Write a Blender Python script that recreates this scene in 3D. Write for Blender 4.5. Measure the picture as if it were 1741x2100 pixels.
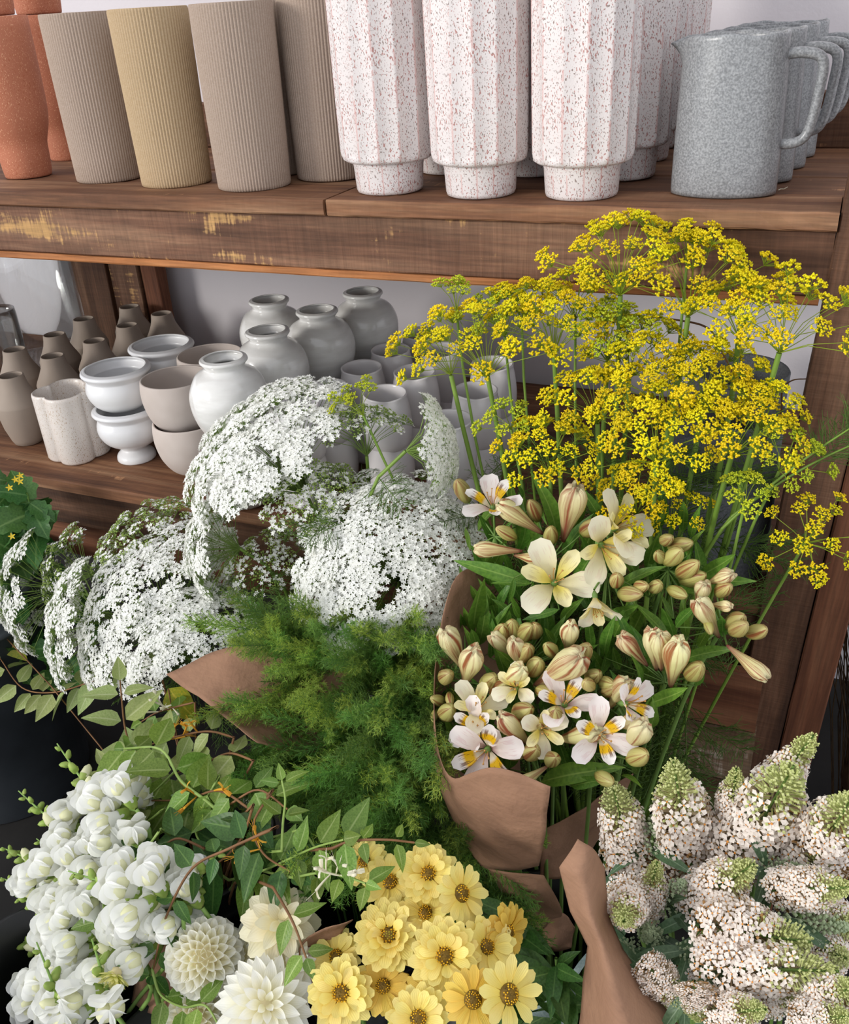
import bpy, math, random
import numpy as np
from mathutils import Vector, Matrix, Quaternion
for o in list(bpy.data.objects): bpy.data.objects.remove(o)
SC = bpy.context.scene; COL = SC.collection
R = random.Random(7)
# ---------------------------------------------------------------- camera
FPX, CAMZ = 1900.0, 1.45
PPX, PPY = 870.5, 1050.0
def _n(v): return v/np.linalg.norm(v)
_d = _n(np.array([1080-PPX, 4500-PPY, FPX]))                 # world down seen by the camera
_m = np.array([-3917-PPX, 290-PPY, FPX]); _m = _n(_m-_d*(_m@_d))
_ux, _uz = -_m, -_d
W = np.array([_ux, np.cross(_uz, _ux), _uz])
cd = bpy.data.cameras.new('camera'); cam = bpy.data.objects.new('camera', cd); COL.objects.link(cam)
cd.sensor_fit = 'HORIZONTAL'; cd.sensor_width = 36; cd.lens = FPX/1741*36; cd.clip_start = .02
r_, dn, fw = W[:, 0], W[:, 1], W[:, 2]
cam.matrix_world = Matrix(((r_[0], -dn[0], -fw[0], 0), (r_[1], -dn[1], -fw[1], 0), (r_[2], -dn[2], -fw[2], CAMZ), (0, 0, 0, 1)))
SC.camera = cam
# ---------------------------------------------------------------- light
wd = bpy.data.worlds.new('daylight'); SC.world = wd; wd.use_nodes = True
bg = wd.node_tree.nodes['Background']; bg.inputs[0].default_value = (.93, .95, 1.0, 1); bg.inputs[1].default_value = 1.22
sl = bpy.data.lights.new('sun', 'SUN'); sl.energy = 1.95; sl.angle = math.radians(16); sl.color = (1, .965, .91)
so = bpy.data.objects.new('sun', sl); COL.objects.link(so)
so.rotation_euler = Vector((.60, .79, -.25)).to_track_quat('-Z', 'Y').to_euler(); so.location = (-3, -3, 4)
SC.view_settings.view_transform = 'Standard'; SC.view_settings.look = 'None'
SC.view_settings.exposure = -0.06; SC.view_settings.gamma = 1; SC.view_settings.use_curve_mapping = False

def ray(x, y): return W@np.array([x-PPX, y-PPY, FPX])
def at(x, y, Y):                    # the point at depth Y behind a pixel
    r = ray(x, y); t = Y/r[1]; return Vector((r[0]*t, Y, CAMZ+r[2]*t))
def atz(x, y, z):                   # the point at height z
    r = ray(x, y); t = (z-CAMZ)/r[2]; return Vector((r[0]*t, r[1]*t, z))
ZU, ZL, YF = CAMZ-.235, CAMZ-.78, 1.19      # upper shelf, lower shelf, shelf front
# ---------------------------------------------------------------- materials
def lin(c): return c/12.92 if c <= .04045 else ((c+.055)/1.055)**2.4
def col(h): return tuple(lin(int(h[i:i+2], 16)/255) for i in (0, 2, 4))+(1,)
MATS = {}
class NT:
    def __init__(s, name):
        s.m = bpy.data.materials.new(name); s.m.use_nodes = True; s.t = s.m.node_tree; s.t.nodes.clear()
        s.out = s.n('ShaderNodeOutputMaterial'); s.b = s.n('ShaderNodeBsdfPrincipled'); s.l(s.b.outputs[0], s.out.inputs[0])
    def n(s, t, **k):
        x = s.t.nodes.new(t)
        for a, b in k.items(): setattr(x, a, b)
        return x
    def l(s, a, b): s.t.links.new(a, b)
    def noise(s, scale, vec=None, detail=3, rough=.5):
        x = s.n('ShaderNodeTexNoise'); x.inputs['Scale'].default_value = scale; x.inputs['Detail'].default_value = detail; x.inputs['Roughness'].default_value = rough
        if vec is not None: s.l(vec, x.inputs['Vector'])
        return x.outputs[0]
    def ramp(s, fac, stops, interp='LINEAR'):
        x = s.n('ShaderNodeValToRGB'); x.color_ramp.interpolation = interp
        e = x.color_ramp.elements
        while len(e) < len(stops): e.new(.5)
        for i, (p, c) in enumerate(stops): e[i].position = p; e[i].color = c if isinstance(c, tuple) else col(c)
        s.l(fac, x.inputs[0]); return x.outputs[0]
    def mix(s, fac, a, b, mode='MIX'):
        x = s.n('ShaderNodeMix', data_type='RGBA', blend_type=mode)
        for i, v in ((0, fac), (6, a), (7, b)):
            if hasattr(v, 'is_linked'): s.l(v, x.inputs[i])
            else: x.inputs[i].default_value = v
        return x.outputs[2]
    def math(s, op, a, b=0.0):
        x = s.n('ShaderNodeMath', operation=op)
        for i, v in enumerate((a, b)):
            if hasattr(v, 'is_linked'): s.l(v, x.inputs[i])
            else: x.inputs[i].default_value = v
        return x.outputs[0]
    def obj(s): return s.n('ShaderNodeTexCoord').outputs['Object']
    def uv(s):
        x = s.n('ShaderNodeSeparateXYZ'); s.l(s.n('ShaderNodeTexCoord').outputs['UV'], x.inputs[0]); return x.outputs[0], x.outputs[1]
    def mapped(s, sc, rnd=False):
        x = s.n('ShaderNodeMapping'); x.inputs['Scale'].default_value = sc; s.l(s.obj(), x.inputs['Vector'])
        if rnd:
            c = s.n('ShaderNodeCombineXYZ'); r = s.n('ShaderNodeObjectInfo').outputs['Random']; q = s.math('MULTIPLY', r, 37.)
            for i in range(3): s.l(q, c.inputs[i])
            s.l(c.outputs[0], x.inputs['Location'])
        return x.outputs[0]
    def vary(s, c, amt, hue=0.0):
        if not amt: return c
        r = s.n('ShaderNodeObjectInfo').outputs['Random']
        h = s.n('ShaderNodeHueSaturation'); s.l(c, h.inputs['Color'])
        s.l(s.math('ADD', s.math('MULTIPLY', r, 2*amt), 1-amt), h.inputs['Value'])
        if hue:
            r2 = s.math('FRACT', s.math('MULTIPLY', r, 17.3)); s.l(s.math('ADD', s.math('MULTIPLY', r2, 2*hue), .5-hue), h.inputs['Hue'])
        return h.outputs[0]
    def done(s, c, rough=.5, spec=.5, trans=0, bump=None, bs=.1, coat=0, bd=.002):
        if c is not None: s.l(c, s.b.inputs['Base Color'])
        if hasattr(rough, 'is_linked'): s.l(rough, s.b.inputs['Roughness'])
        else: s.b.inputs['Roughness'].default_value = rough
        s.b.inputs['Specular IOR Level'].default_value = spec; s.b.inputs['Coat Weight'].default_value = coat
        if bump is not None:
            x = s.n('ShaderNodeBump'); x.inputs['Strength'].default_value = bs; x.inputs['Distance'].default_value = bd
            s.l(bump, x.inputs['Height']); s.l(x.outputs[0], s.b.inputs['Normal'])
        if trans:
            t = s.n('ShaderNodeBsdfTranslucent'); s.l(c, t.inputs[0]); mx = s.n('ShaderNodeMixShader'); mx.inputs[0].default_value = trans
            s.l(s.b.outputs[0], mx.inputs[1]); s.l(t.outputs[0], mx.inputs[2]); s.l(mx.outputs[0], s.out.inputs[0])
        return s.m
def simple(name, a, b=None, scale=30, rough=.5, spec=.4, trans=0, vary=.08, hue=0.0, bump=0, coat=0, bscale=None):
    k = NT(name); f = k.noise(scale, k.obj()); c = k.ramp(f, [(.35, a), (.65, b or a)]); c = k.vary(c, vary, hue)
    MATS[name] = k.done(c, rough, spec, trans, k.noise(bscale or scale*2, k.obj()) if bump else None, bump, coat); return MATS[name]
def leafmat(name, a, b, vein, vary=.18, trans=.3, rough=.42, hue=.015):
    k = NT(name); u, v = k.uv(); f = k.noise(25, k.obj()); c = k.ramp(f, [(.3, a), (.7, b)])
    d = k.math('ABSOLUTE', k.math('SUBTRACT', u, .5)); c = k.mix(k.ramp(d, [(.0, (1, 1, 1, 1)), (.06, (0, 0, 0, 1))]), c, col(vein))
    side = k.math('SINE', k.math('MULTIPLY', k.math('ADD', v, k.math('MULTIPLY', d, -.5)), 46.))
    c = k.vary(c, vary, hue); MATS[name] = k.done(c, rough, .4, trans, side, .1, 0, .0008)
def woodmat(name, dark, mid, light, wear=None, wearamt=.62, saw=.5, rough=.72, sx=(1.6, 26, 26)):
    k = NT(name); v = k.mapped(sx, True); f = k.noise(1.0, v, 6, .62); big = k.noise(3.2, k.mapped((1.2, 3, 3), True), 3)
    c = k.ramp(f, [(.32, dark), (.5, mid), (.66, light)])
    c = k.mix(k.ramp(big, [(.38, (0, 0, 0, 1)), (.7, (.55, .55, .55, 1))]), c, col(dark))
    sw = k.noise(1.0, k.mapped((150, 9, 9), True), 3, .6)
    if wear:
        w2 = k.noise(1.0, k.mapped((4.2, 16, 16), True), 5, .65); w3 = k.math('MULTIPLY', w2, k.math('ADD', k.math('MULTIPLY', sw, .55), .72))
        c = k.mix(k.ramp(w3, [(wearamt, (0, 0, 0, 1)), (wearamt+.07, (1, 1, 1, 1))]), c, col(wear))
    fine = k.noise(1.0, k.mapped((14, 260, 260), True), 3); c = k.mix(.6, c, k.ramp(fine, [(.3, (.55, .55, .55, 1)), (.7, (1.25, 1.2, 1.15, 1))]), 'MULTIPLY')
    h = k.math('ADD', k.math('MULTIPLY', f, .7), k.math('MULTIPLY', sw, saw)); c = k.mix(saw*.5, c, k.ramp(sw, [(.3, (.6, .6, .6, 1)), (.7, (1.2, 1.2, 1.2, 1))]), 'MULTIPLY'); c = k.vary(c, .1)
    MATS[name] = k.done(c, rough, .3, 0, h, .6, 0, .003)
woodmat('wood_fascia', '4a3225', '765441', '937159', 'b8915f', .57, .9)
woodmat('wood_top', '57392a', '80593f', 'a17c5e', 'b98a64', .66, .3)
woodmat('wood_edge', '8a5632', 'b27647', 'cf9663', None, .7, .2)
woodmat('wood_post', '452f23', '6b4b38', '896751', 'a87c58', .68, .6)
woodmat('wood_red', '553222', '7c4f38', '96684c', None, .7, .2)
woodmat('wood_grey', '5d4534', '83694f', 'a48d78', 'b8a898', .6, .9)
k = NT('wall_paint'); o_ = k.obj(); c = k.ramp(k.noise(1.3, o_), [(.3, 'd5d0d4'), (.7, 'dcd8dc')]); MATS['wall'] = k.done(c, .8, .2, 0, k.noise(140, o_, 4), .25, 0, .002)
k = NT('floor_concrete'); o_ = k.obj(); c = k.ramp(k.noise(6, o_, 6), [(.3, '191817'), (.7, '2b2927')]); MATS['floor'] = k.done(c, .8, .3, 0, k.noise(60, o_), .2)
def speck(name, base, base2, s1, s2, th=.62, scale=330, rough=.55, ridge=None):
    k = NT(name); o = k.obj(); c = k.ramp(k.noise(9, o), [(.3, base), (.7, base2)])
    f = k.noise(scale, k.mapped((1, 1, .55)), 1, .4); c = k.mix(k.ramp(f, [(th, (0, 0, 0, 1)), (th+.03, (1, 1, 1, 1))]), c, col(s1))
    f2 = k.noise(scale*.8, k.mapped((1.1, .9, .5), False), 1, .4); g = k.math('MULTIPLY', f2, k.math('ADD', k.math('MULTIPLY', k.noise(18, o), .5), .76))
    c = k.mix(k.ramp(g, [(th+.01, (0, 0, 0, 1)), (th+.05, (1, 1, 1, 1))]), c, col(s2))
    if ridge:
        u, v = k.uv(); rr = k.math('MULTIPLY', k.math('GREATER_THAN', k.math('ABSOLUTE', k.math('SUBTRACT', k.math('FRACT', u), .5)), .455), k.math('GREATER_THAN', k.noise(55, o, 3), .47))
        c = k.mix(k.math('MULTIPLY', rr, .55), c, col(ridge))
    c = k.vary(c, .03); MATS[name] = k.done(c, rough, .4, 0, f, .1)
speck('speckle_white', 'dad2d0', 'e0d9d7', '8d7c76', 'b0807a', .635, 640, .5, 'd0a09a')
speck('terracotta', 'ad6a4e', 'b77458', 'd29a78', 'a86244', .64, 700, .75)
simple('clay_taupe', 'a49182', 'b09e90', 500, .9, .15, 0, .05)
simple('clay_sand', 'b59c7a', 'bfa889', 500, .9, .15, 0, .02)
k = NT('jug_glaze'); o_ = k.obj(); zz = k.n('ShaderNodeSeparateXYZ'); k.l(o_, zz.inputs[0])
c = k.ramp(k.noise(420, o_, 2), [(.34, '76787a'), (.5, '8c8e90'), (.68, 'a2a4a6')])
f = k.math('ADD', k.math('MULTIPLY', zz.outputs[2], 5.5), k.math('MULTIPLY', k.noise(14, k.mapped((1, 1, 3))), .5))
c = k.mix(k.ramp(f, [(1.0, (0, 0, 0, 1)), (1.09, (.5, .5, .5, 1)), (1.17, (.12, .12, .12, 1))]), c, col('8a7460'))
c = k.mix(k.ramp(k.math('ADD', k.math('MULTIPLY', zz.outputs[2], 5.5), k.math('MULTIPLY', k.noise(120, o_), .06)), [(1.0, (0, 0, 0, 1)), (1.02, (1, 1, 1, 1))]), c, col('8f6c42'))
MATS['jug_glaze'] = k.done(k.vary(c, .07), .3, .5, 0, k.noise(300, o_), .05)
simple('clay_brown', '94867a', '9f9184', 8, .6, .25, 0, .04, 0, .05, 0, 300)
simple('glaze_white', 'dcdcde', 'e6e6e6', 8, .26, .5, 0, .02, 0, .03, 0, 60)
simple('matte_taupe', 'bfb3ab', 'cabfb8', 14, .75, .2, 0, .03)
k = NT('ball_glaze'); o_ = k.obj(); f = k.noise(1.0, k.mapped((16, 16, 70)), 4); c = k.ramp(f, [(.25, 'd2d0cc'), (.55, 'dfdedb'), (.8, 'e8e7e5')]); MATS['ball_glaze'] = k.done(k.vary(c, .03), .14, .55, 0, f, .35, .3, .003)
simple('cup_glaze', 'dedadb', 'e4e1e2', 12, .22, .5, 0, .03)
speck('clover_glaze', 'd9d0c8', 'dfd8d2', 'c4b3a2', 'bba590', .65, 620, .3)
k = NT('stoneware_grey'); o_ = k.obj(); c = k.ramp(k.noise(350, o_, 3), [(.3, '4e5053'), (.7, '696b6e')]); MATS['stoneware_grey'] = k.done(c, .85, .2, 0, k.noise(260, o_), .2)
simple('black_plastic', '101112', '161718', 6, .38, .4, 0, .1)
k = NT('zinc'); o_ = k.obj(); c = k.ramp(k.noise(7, o_, 5), [(.3, '3c4146'), (.7, '585e64')]); k.b.inputs['Metallic'].default_value = .3; MATS['zinc'] = k.done(c, .5, .4, 0, k.noise(30, o_), .1)
simple('black_metal', '121212', None, 10, .4, .5, 0, 0)
k = NT('clear_glass'); MATS['glass'] = k.done(None, .02); k.b.inputs['Base Color'].default_value = (.9, .92, .93, 1); tr = k.n('ShaderNodeBsdfTransparent'); tr.inputs[0].default_value = (.96, .97, .97, 1); lw = k.n('ShaderNodeLayerWeight'); lw.inputs[0].default_value = .25; gl = k.n('ShaderNodeBsdfGlossy'); gl.inputs['Roughness'].default_value = .03; mx = k.n('ShaderNodeMixShader'); k.l(k.math('MINIMUM', k.math('ADD', lw.outputs[0], .03), .75), mx.inputs[0]); k.l(tr.outputs[0], mx.inputs[1]); k.l(gl.outputs[0], mx.inputs[2]); k.l(mx.outputs[0], k.out.inputs[0])
k = NT('kraft_paper'); o_ = k.obj(); v = k.mapped((1, 1, 1)); fb = k.noise(1.0, k.mapped((30, 30, 900)), 3)
c = k.ramp(k.noise(22, o_, 5), [(.25, '93705a'), (.75, 'a47f66')]); c = k.mix(.25, c, k.ramp(fb, [(.3, (.75, .75, .75, 1)), (.7, (1.15, 1.12, 1.1, 1))]), 'MULTIPLY')
MATS['kraft'] = k.done(c, .82, .2, .12, k.noise(26, o_, 4, .6), .8, 0, .006)
# plants
simple('dill_yellow', 'f0da0e', 'f8e820', 60, .5, .3, .25, .1, .012)
simple('dill_lime', 'c6d22c', 'd4dc38', 60, .5, .3, .25, .1, .01)
simple('dill_ray', '8ea52c', 'a5b840', 30, .5, .3, .2, .1)
simple('dill_stem', '6f8f35', '86a44a', 12, .45, .35, .1, .12)
simple('thread_green', '4d6a2c', '65833c', 30, .5, .3, .3, .2)
simple('ammi_white', 'f4f4ee', 'fafaf6', 60, .6, .2, .3, .03)
simple('ammi_green', '93ac52', 'a9bd68', 40, .5, .3, .3, .1)
simple('ammi_ray', '7d9a48', '93ad5c', 30, .5, .3, .25, .1)
simple('fern_green', '5f8a38', '7fa44c', 18, .45, .3, .35, .28, .02)
simple('fern_tip', '94ae44', 'aac256', 18, .45, .3, .35, .2, .015)
simple('fern_stem', '537a3c', '658a4a', 20, .5, .3, 0, .1)
simple('stem_green', '5f7f3c', '75944c', 15, .45, .35, .1, .12)
leafmat('alstro_leaf', '4f7829', '6a9336', '8bab52'); leafmat('vine_leaf', '62822f', '829f48', 'a8bc74', .28); leafmat('vine_pale', '94a85e', 'aebb78', 'c4cd98', .15)
leafmat('dark_leaf', '355524', '4a7032', '688a46', .25); leafmat('grey_leaf', '4a6444', '5f7a58', '8aa080', .2, .15); leafmat('tomato_leaf', '38602c', '4d7a3a', '6f9355', .2)
leafmat('yellow_leaf', 'c2b62e', '7f9a30', 'd4c84a', .05)
simple('vine_brown', '6c4a2e', '85603e', 20, .6, .3, 0, .1); simple('vine_green', '7c9547', '90a85c', 20, .5, .3, 0, .1)
simple('honey_white', 'f0ead0', 'f6f2e0', 30, .5, .3, .3, .03); simple('honey_yellow', 'e0a532', 'ebb948', 30, .5, .3, .3, .08)
simple('snap_white', 'f2f3ee', 'f8f8f4', 20, .5, .25, .32, .025); simple('snap_cream', 'ebebba', 'f3f2d4', 20, .5, .25, .3, .05)
simple('snap_bud', '8fae50', 'b4c56c', 60, .45, .3, .25, .16); simple('snap_stem', '789a4c', '8aaa5c', 20, .5, .3, 0, .1)
def petalmat(name, base, tip, vary=.05, trans=.3, edge=None, rough=.5):
    k = NT(name); u, v = k.uv(); c = k.ramp(v, [(.05, base), (.75, tip)])
    rib = k.math('SINE', k.math('MULTIPLY', u, 38.)); c = k.vary(c, vary, .006); MATS[name] = k.done(c, rough, .3, trans, rib, .18, 0, .0006)
petalmat('zinnia_petal', 'ecd058', 'f6e68e', .07); petalmat('zinnia_petal_deep', 'dfb63c', 'eccc62', .08)
petalmat('dahlia_petal', 'f0eac2', 'fbfaf2', .015); petalmat('dahlia_cream', 'ece0ae', 'f4eed2', .03); petalmat('dahlia_bud', 'c9cf58', 'f0eaa0', .04)
simple('zinnia_center', '8a6a1e', '5e4a1c', 90, .6, .3, 0, .1); simple('zinnia_pollen', 'e2a718', 'efc22c', 60, .5, .3, 0, .1); simple('zinnia_eye', 'c2b83a', 'a8a43a', 90, .6, .3, 0, .05)
def tepal(name, base, mid, tip, streak, blotch):
    k = NT(name); u, v = k.uv(); c = k.ramp(v, [(.02, base), (.35, mid), (.8, tip)])
    cv = k.n('ShaderNodeCombineXYZ'); k.l(k.math('MULTIPLY', u, 13.), cv.inputs[0]); k.l(k.math('MULTIPLY', v, 2.2), cv.inputs[1])
    st = k.noise(1.0, cv.outputs[0], 2)
    if blotch:
        m = k.ramp(v, [(.3, (0, 0, 0, 1)), (.4, (1, 1, 1, 1)), (.62, (1, 1, 1, 1)), (.72, (0, 0, 0, 1))]); c = k.mix(m, c, col(blotch))
    s = k.math('MULTIPLY', k.math('GREATER_THAN', st, .58), k.ramp(v, [(.35, (0, 0, 0, 1)), (.45, (1, 1, 1, 1)), (.75, (1, 1, 1, 1)), (.85, (0, 0, 0, 1))])); c = k.mix(k.math('MULTIPLY', s, .8 if blotch else .25), c, col(streak))
    MATS[name] = k.done(k.vary(c, .04), .45, .3, .3)
tepal('tepal_cream', 'b9a86a', 'eee3b4', 'f5efd6', 'd8b0a0', None); tepal('tepal_yellow', 'e6d05a', 'f0e078', 'f6edb8', '7a3c28', None)
tepal('tepal_pink', 'c08a84', 'f0e2da', 'f4ecea', 'c88890', None); tepal('tepal_blotch', 'e8d8b0', 'f2e8d4', 'f6f0ec', '6a3a20', 'f2c21c')
def budmat(name, cream, stripe, base, tipc):
    k = NT(name); u, v = k.uv(); cv = k.n('ShaderNodeCombineXYZ'); a = k.math('MULTIPLY', u, 6.2832)
    k.l(k.math('MULTIPLY', k.math('SINE', a), 2.6), cv.inputs[0]); k.l(k.math('MULTIPLY', k.math('COSINE', a), 2.6), cv.inputs[1]); k.l(k.math('ADD', k.math('MULTIPLY', v, .7), k.math('MULTIPLY', k.n('ShaderNodeObjectInfo').outputs['Random'], 40.)), cv.inputs[2])
    f = k.noise(1.0, cv.outputs[0], 3, .55); w = k.math('ADD', f, k.math('MULTIPLY', k.math('SINE', k.math('MULTIPLY', a, 3.)), .07))
    c = k.ramp(v, [(.25, col(cream)), (.95, col(tipc))]); c = k.mix(k.ramp(w, [(.46, (0, 0, 0, 1)), (.66, (1, 1, 1, 1))]), c, col(stripe)); c = k.mix(k.ramp(v, [(.05, (1, 1, 1, 1)), (.4, (.0, .0, .0, 1))]), c, col(base)); MATS[name] = k.done(k.vary(c, .12, .012), .42, .35, .2)
budmat('bud_large', 'e0d892', 'a2633e', '8a5546', 'ede6b4'); budmat('bud_small', 'b3ac5c', '8f5a34', '818c40', 'c9c07e')
simple('anther', 'b98a4a', None, 20, .6)
simple('bud_white', 'f1e6dc', 'f8f0e8', 50, .55, .25, .25, .03); simple('bud_orange', 'd98a2e', None, 20, .6)
simple('bud_green', 'bfc87a', 'dde0a4', 60, .5, .3, .25, .08); simple('bud_tube', 'd9c4a0', 'e6d6ba', 40, .6, .2, .2, .05); simple('bud_grey', 'a3b58c', 'b8c5a2', 60, .6, .2, .2, .08); simple('bud_withered', 'a87c4c', 'c29a66', 40, .8, .1, .2, .15)
simple('silver_leaf', '8fa2a0', 'a9b8b6', 30, .7, .2, .1, .1); simple('straw', '5a4630', '705a40', 30, .8, .2, 0, .2); simple('straw_basket', '3a2a1c', '52402c', 30, .85, .2, 0, .15)
simple('tomato_yellow', 'e0c02c', None, 20, .5)
# ---------------------------------------------------------------- helpers
WM = {}
def thing(name, label, cat, loc=(0, 0, 0), group=None, rot=None):
    o = bpy.data.objects.new(name, None); COL.objects.link(o); o.empty_display_size = .02
    m = Matrix.Translation(Vector(loc)) @ (rot.to_4x4() if rot else Matrix()); o.matrix_basis = m; WM[o.name] = m
    o['label'] = label; o['category'] = cat
    if group: o['group'] = group
    return o
def part(name, me, parent=None, m=None, label=None, kind=None):
    o = bpy.data.objects.new(name, me); COL.objects.link(o); m = m if m is not None else Matrix()
    if parent is not None: o.parent = parent; o.matrix_basis = WM[parent.name].inverted() @ m
    else: o.matrix_basis = m
    WM[o.name] = m
    if label: o['label'] = label
    if kind: o['kind'] = kind
    return o
def tag(o, label, cat, group=None):
    o['label'] = label; o['category'] = cat
    if group: o['group'] = group
    return o
def struct(name, me, m=None):
    o = part(name, me, None, m); o['kind'] = 'structure'; return o
def frame(loc, z, spin=0.0, s=1.0, x=None):
    z = Vector(z).normalized(); h = Vector(x) if x is not None else (Vector((0, 0, 1)) if abs(z.z) < .95 else Vector((0, 1, 0)))
    y = z.cross(h)
    if y.length < 1e-5: y = z.cross(Vector((1, 0, 0)))
    y.normalize(); xx = y.cross(z).normalized()
    m = Matrix((xx, y, z)).transposed().to_4x4() @ Matrix.Rotation(spin, 4, 'Z')
    sc = Matrix.Diagonal((s, s, s, 1)) if not isinstance(s, tuple) else Matrix.Diagonal((*s, 1))
    return Matrix.Translation(Vector(loc)) @ m @ sc
ICO_V = []; ICO_F = [(0,11,5),(0,5,1),(0,1,7),(0,7,10),(0,10,11),(1,5,9),(5,11,4),(11,10,2),(10,7,6),(7,1,8),(3,9,4),(3,4,2),(3,2,6),(3,6,8),(3,8,9),(4,9,5),(2,4,11),(6,2,10),(8,6,7),(9,8,1)]
_t = (1+5**.5)/2
for a in ((-1,_t,0),(1,_t,0),(-1,-_t,0),(1,-_t,0),(0,-1,_t),(0,1,_t),(0,-1,-_t),(0,1,-_t),(_t,0,-1),(_t,0,1),(-_t,0,-1),(-_t,0,1)): ICO_V.append(Vector(a).normalized())
OCT_V = [Vector(v) for v in ((1,0,0),(-1,0,0),(0,1,0),(0,-1,0),(0,0,1),(0,0,-1))]; OCT_F = [(0,2,4),(2,1,4),(1,3,4),(3,0,4),(2,0,5),(1,2,5),(3,1,5),(0,3,5)]
class MB:
    def __init__(s): s.v = []; s.f = []; s.m = []; s.uv = []
    def add(s, V, F, mi=0, uv=None):
        b = len(s.v); s.v.extend([tuple(p) for p in V]); s.uv.extend(uv if uv else [(0, 0)]*len(V))
        for f in F: s.f.append(tuple(i+b for i in f)); s.m.append(mi)
    def tube(s, pts, rad, n=5, mi=0, cap=False):
        pts = [Vector(p) for p in pts]; k = len(pts)
        if not isinstance(rad, (list, tuple)): rad = [rad]*k
        elif len(rad) == 2 and k != 2: rad = [rad[0]+(rad[1]-rad[0])*i/(k-1) for i in range(k)]
        V = []; up = None
        for i, p in enumerate(pts):
            t = (pts[min(i+1, k-1)]-pts[max(i-1, 0)]).normalized()
            if up is None: up = t.orthogonal().normalized()
            up = (up-t*up.dot(t)); up = up.normalized() if up.length > 1e-6 else t.orthogonal().normalized()
            sd = t.cross(up)
            for j in range(n):
                a = 2*math.pi*j/n; V.append(p+(up*math.cos(a)+sd*math.sin(a))*rad[i])
        F = [(i*n+j, i*n+(j+1) % n, (i+1)*n+(j+1) % n, (i+1)*n+j) for i in range(k-1) for j in range(n)]
        if cap: F += [tuple(range(n))[::-1], tuple((k-1)*n+j for j in range(n))]
        s.add(V, F, mi)
    def lathe(s, prof, n=32, mi=0, mod=None, close=True, M=None, useam=None):
        V = []; uv = []; k = len(prof)
        for i, (r, z) in enumerate(prof):
            for j in range(n):
                a = 2*math.pi*j/n; q = r*(mod(a, i, z) if mod else 1); V.append(Vector((q*math.cos(a), q*math.sin(a), z)))
                uv.append(((j/n)*(useam or 1), i/(k-1)))
        F = [(i*n+j, i*n+(j+1) % n, (i+1)*n+(j+1) % n, (i+1)*n+j) for i in range(k-1) for j in range(n)]
        if close: F += [tuple(range(n))[::-1], tuple((k-1)*n+j for j in range(n))]
        if M is not None: V = [M @ p for p in V]
        s.add(V, F, mi, uv)
    def blade(s, L, Wd, prof, bend=0.0, cup=0.0, nu=6, nv=2, mi=0, M=None, wav=0.0, twist=0.0, ph=0.0):
        """petal or leaf along +X, normal +Z; prof(t) half-width 0..1; bend = total turning angle; cup = edge lift"""
        V = []; uv = []; x = z = 0.0; ang = -bend*.15
        for i in range(nu+1):
            t = i/nu; w = Wd*.5*max(prof(t), .0)
            for j in range(nv+1):
                u = j/nv*2-1; yy = w*u; zz = cup*w*(u*u) + wav*w*math.sin(t*9+u*2+ph)*abs(u); tw = twist*t
                p = Vector((x-math.sin(ang)*zz, yy*math.cos(tw), z+math.cos(ang)*zz+yy*math.sin(tw))); V.append(M @ p if M is not None else p); uv.append(((u+1)/2, t))
            ang += bend/nu; x += math.cos(ang)*L/nu; z += math.sin(ang)*L/nu
        n = nv+1; F = [(i*n+j, (i+1)*n+j, (i+1)*n+j+1, i*n+j+1) for i in range(nu) for j in range(nv)]
        s.add(V, F, mi, uv)
    def ball(s, c, r, mi=0, oct_=False, sc=(1, 1, 1)):
        V, F = (OCT_V, OCT_F) if oct_ else (ICO_V, ICO_F); c = Vector(c)
        s.add([c+Vector((p.x*sc[0], p.y*sc[1], p.z*sc[2]))*r for p in V], F, mi)
    def box(s, c, d, mi=0):
        c = Vector(c); x, y, z = [q/2 for q in d]
        V = [c+Vector((a*x, b*y, e*z)) for a in (-1, 1) for b in (-1, 1) for e in (-1, 1)]
        s.add(V, [(0,1,3,2),(4,6,7,5),(0,4,5,1),(2,3,7,6),(0,2,6,4),(1,5,7,3)], mi)
    def mesh(s, name, mats, smooth=True):
        me = bpy.data.meshes.new(name); me.from_pydata(s.v, [], s.f)
        for m in mats: me.materials.append(MATS[m])
        if len(mats) > 1: me.polygons.foreach_set('material_index', s.m)
        if smooth: me.polygons.foreach_set('use_smooth', [True]*len(s.f))
        ul = me.uv_layers.new(name='UVMap'); li = np.empty(len(me.loops), dtype=np.int32); me.loops.foreach_get('vertex_index', li)
        ul.data.foreach_set('uv', np.array(s.uv, dtype=np.float32)[li].ravel()); me.update(); return me
def bez(p, n=8):
    p = [Vector(q) for q in p]; out = []
    for i in range(n+1):
        t = i/n; q = list(p)
        while len(q) > 1: q = [a.lerp(b, t) for a, b in zip(q, q[1:])]
        out.append(q[0])
    return out
def crom(P, n=5):
    P = [Vector(p) for p in P]; Q = [P[0]*2-P[1]]+P+[P[-1]*2-P[-2]]; out = []
    for i in range(1, len(Q)-2):
        a, b, c, d = Q[i-1:i+3]
        for j in range(n):
            t = j/n; out.append(.5*((2*b)+(c-a)*t+(2*a-5*b+4*c-d)*t*t+(3*b-a-3*c+d)*t**3))
    return out+[P[-1]]
lance = lambda t: math.sin(math.pi*min(1, t**.75))**.9 if 0 < t < 1 else .02
ovate = lambda t: (math.sin(math.pi*t**.66))**.85*(1.12-.35*t) if 0 < t < 1 else .03
obov = lambda t: (.16+.84*math.sin(math.pi*.5*min(1, t/.68))**1.3)*(1 if t < .75 else math.sqrt(max(.04, 1-((t-.75)/.27)**2)))
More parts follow.
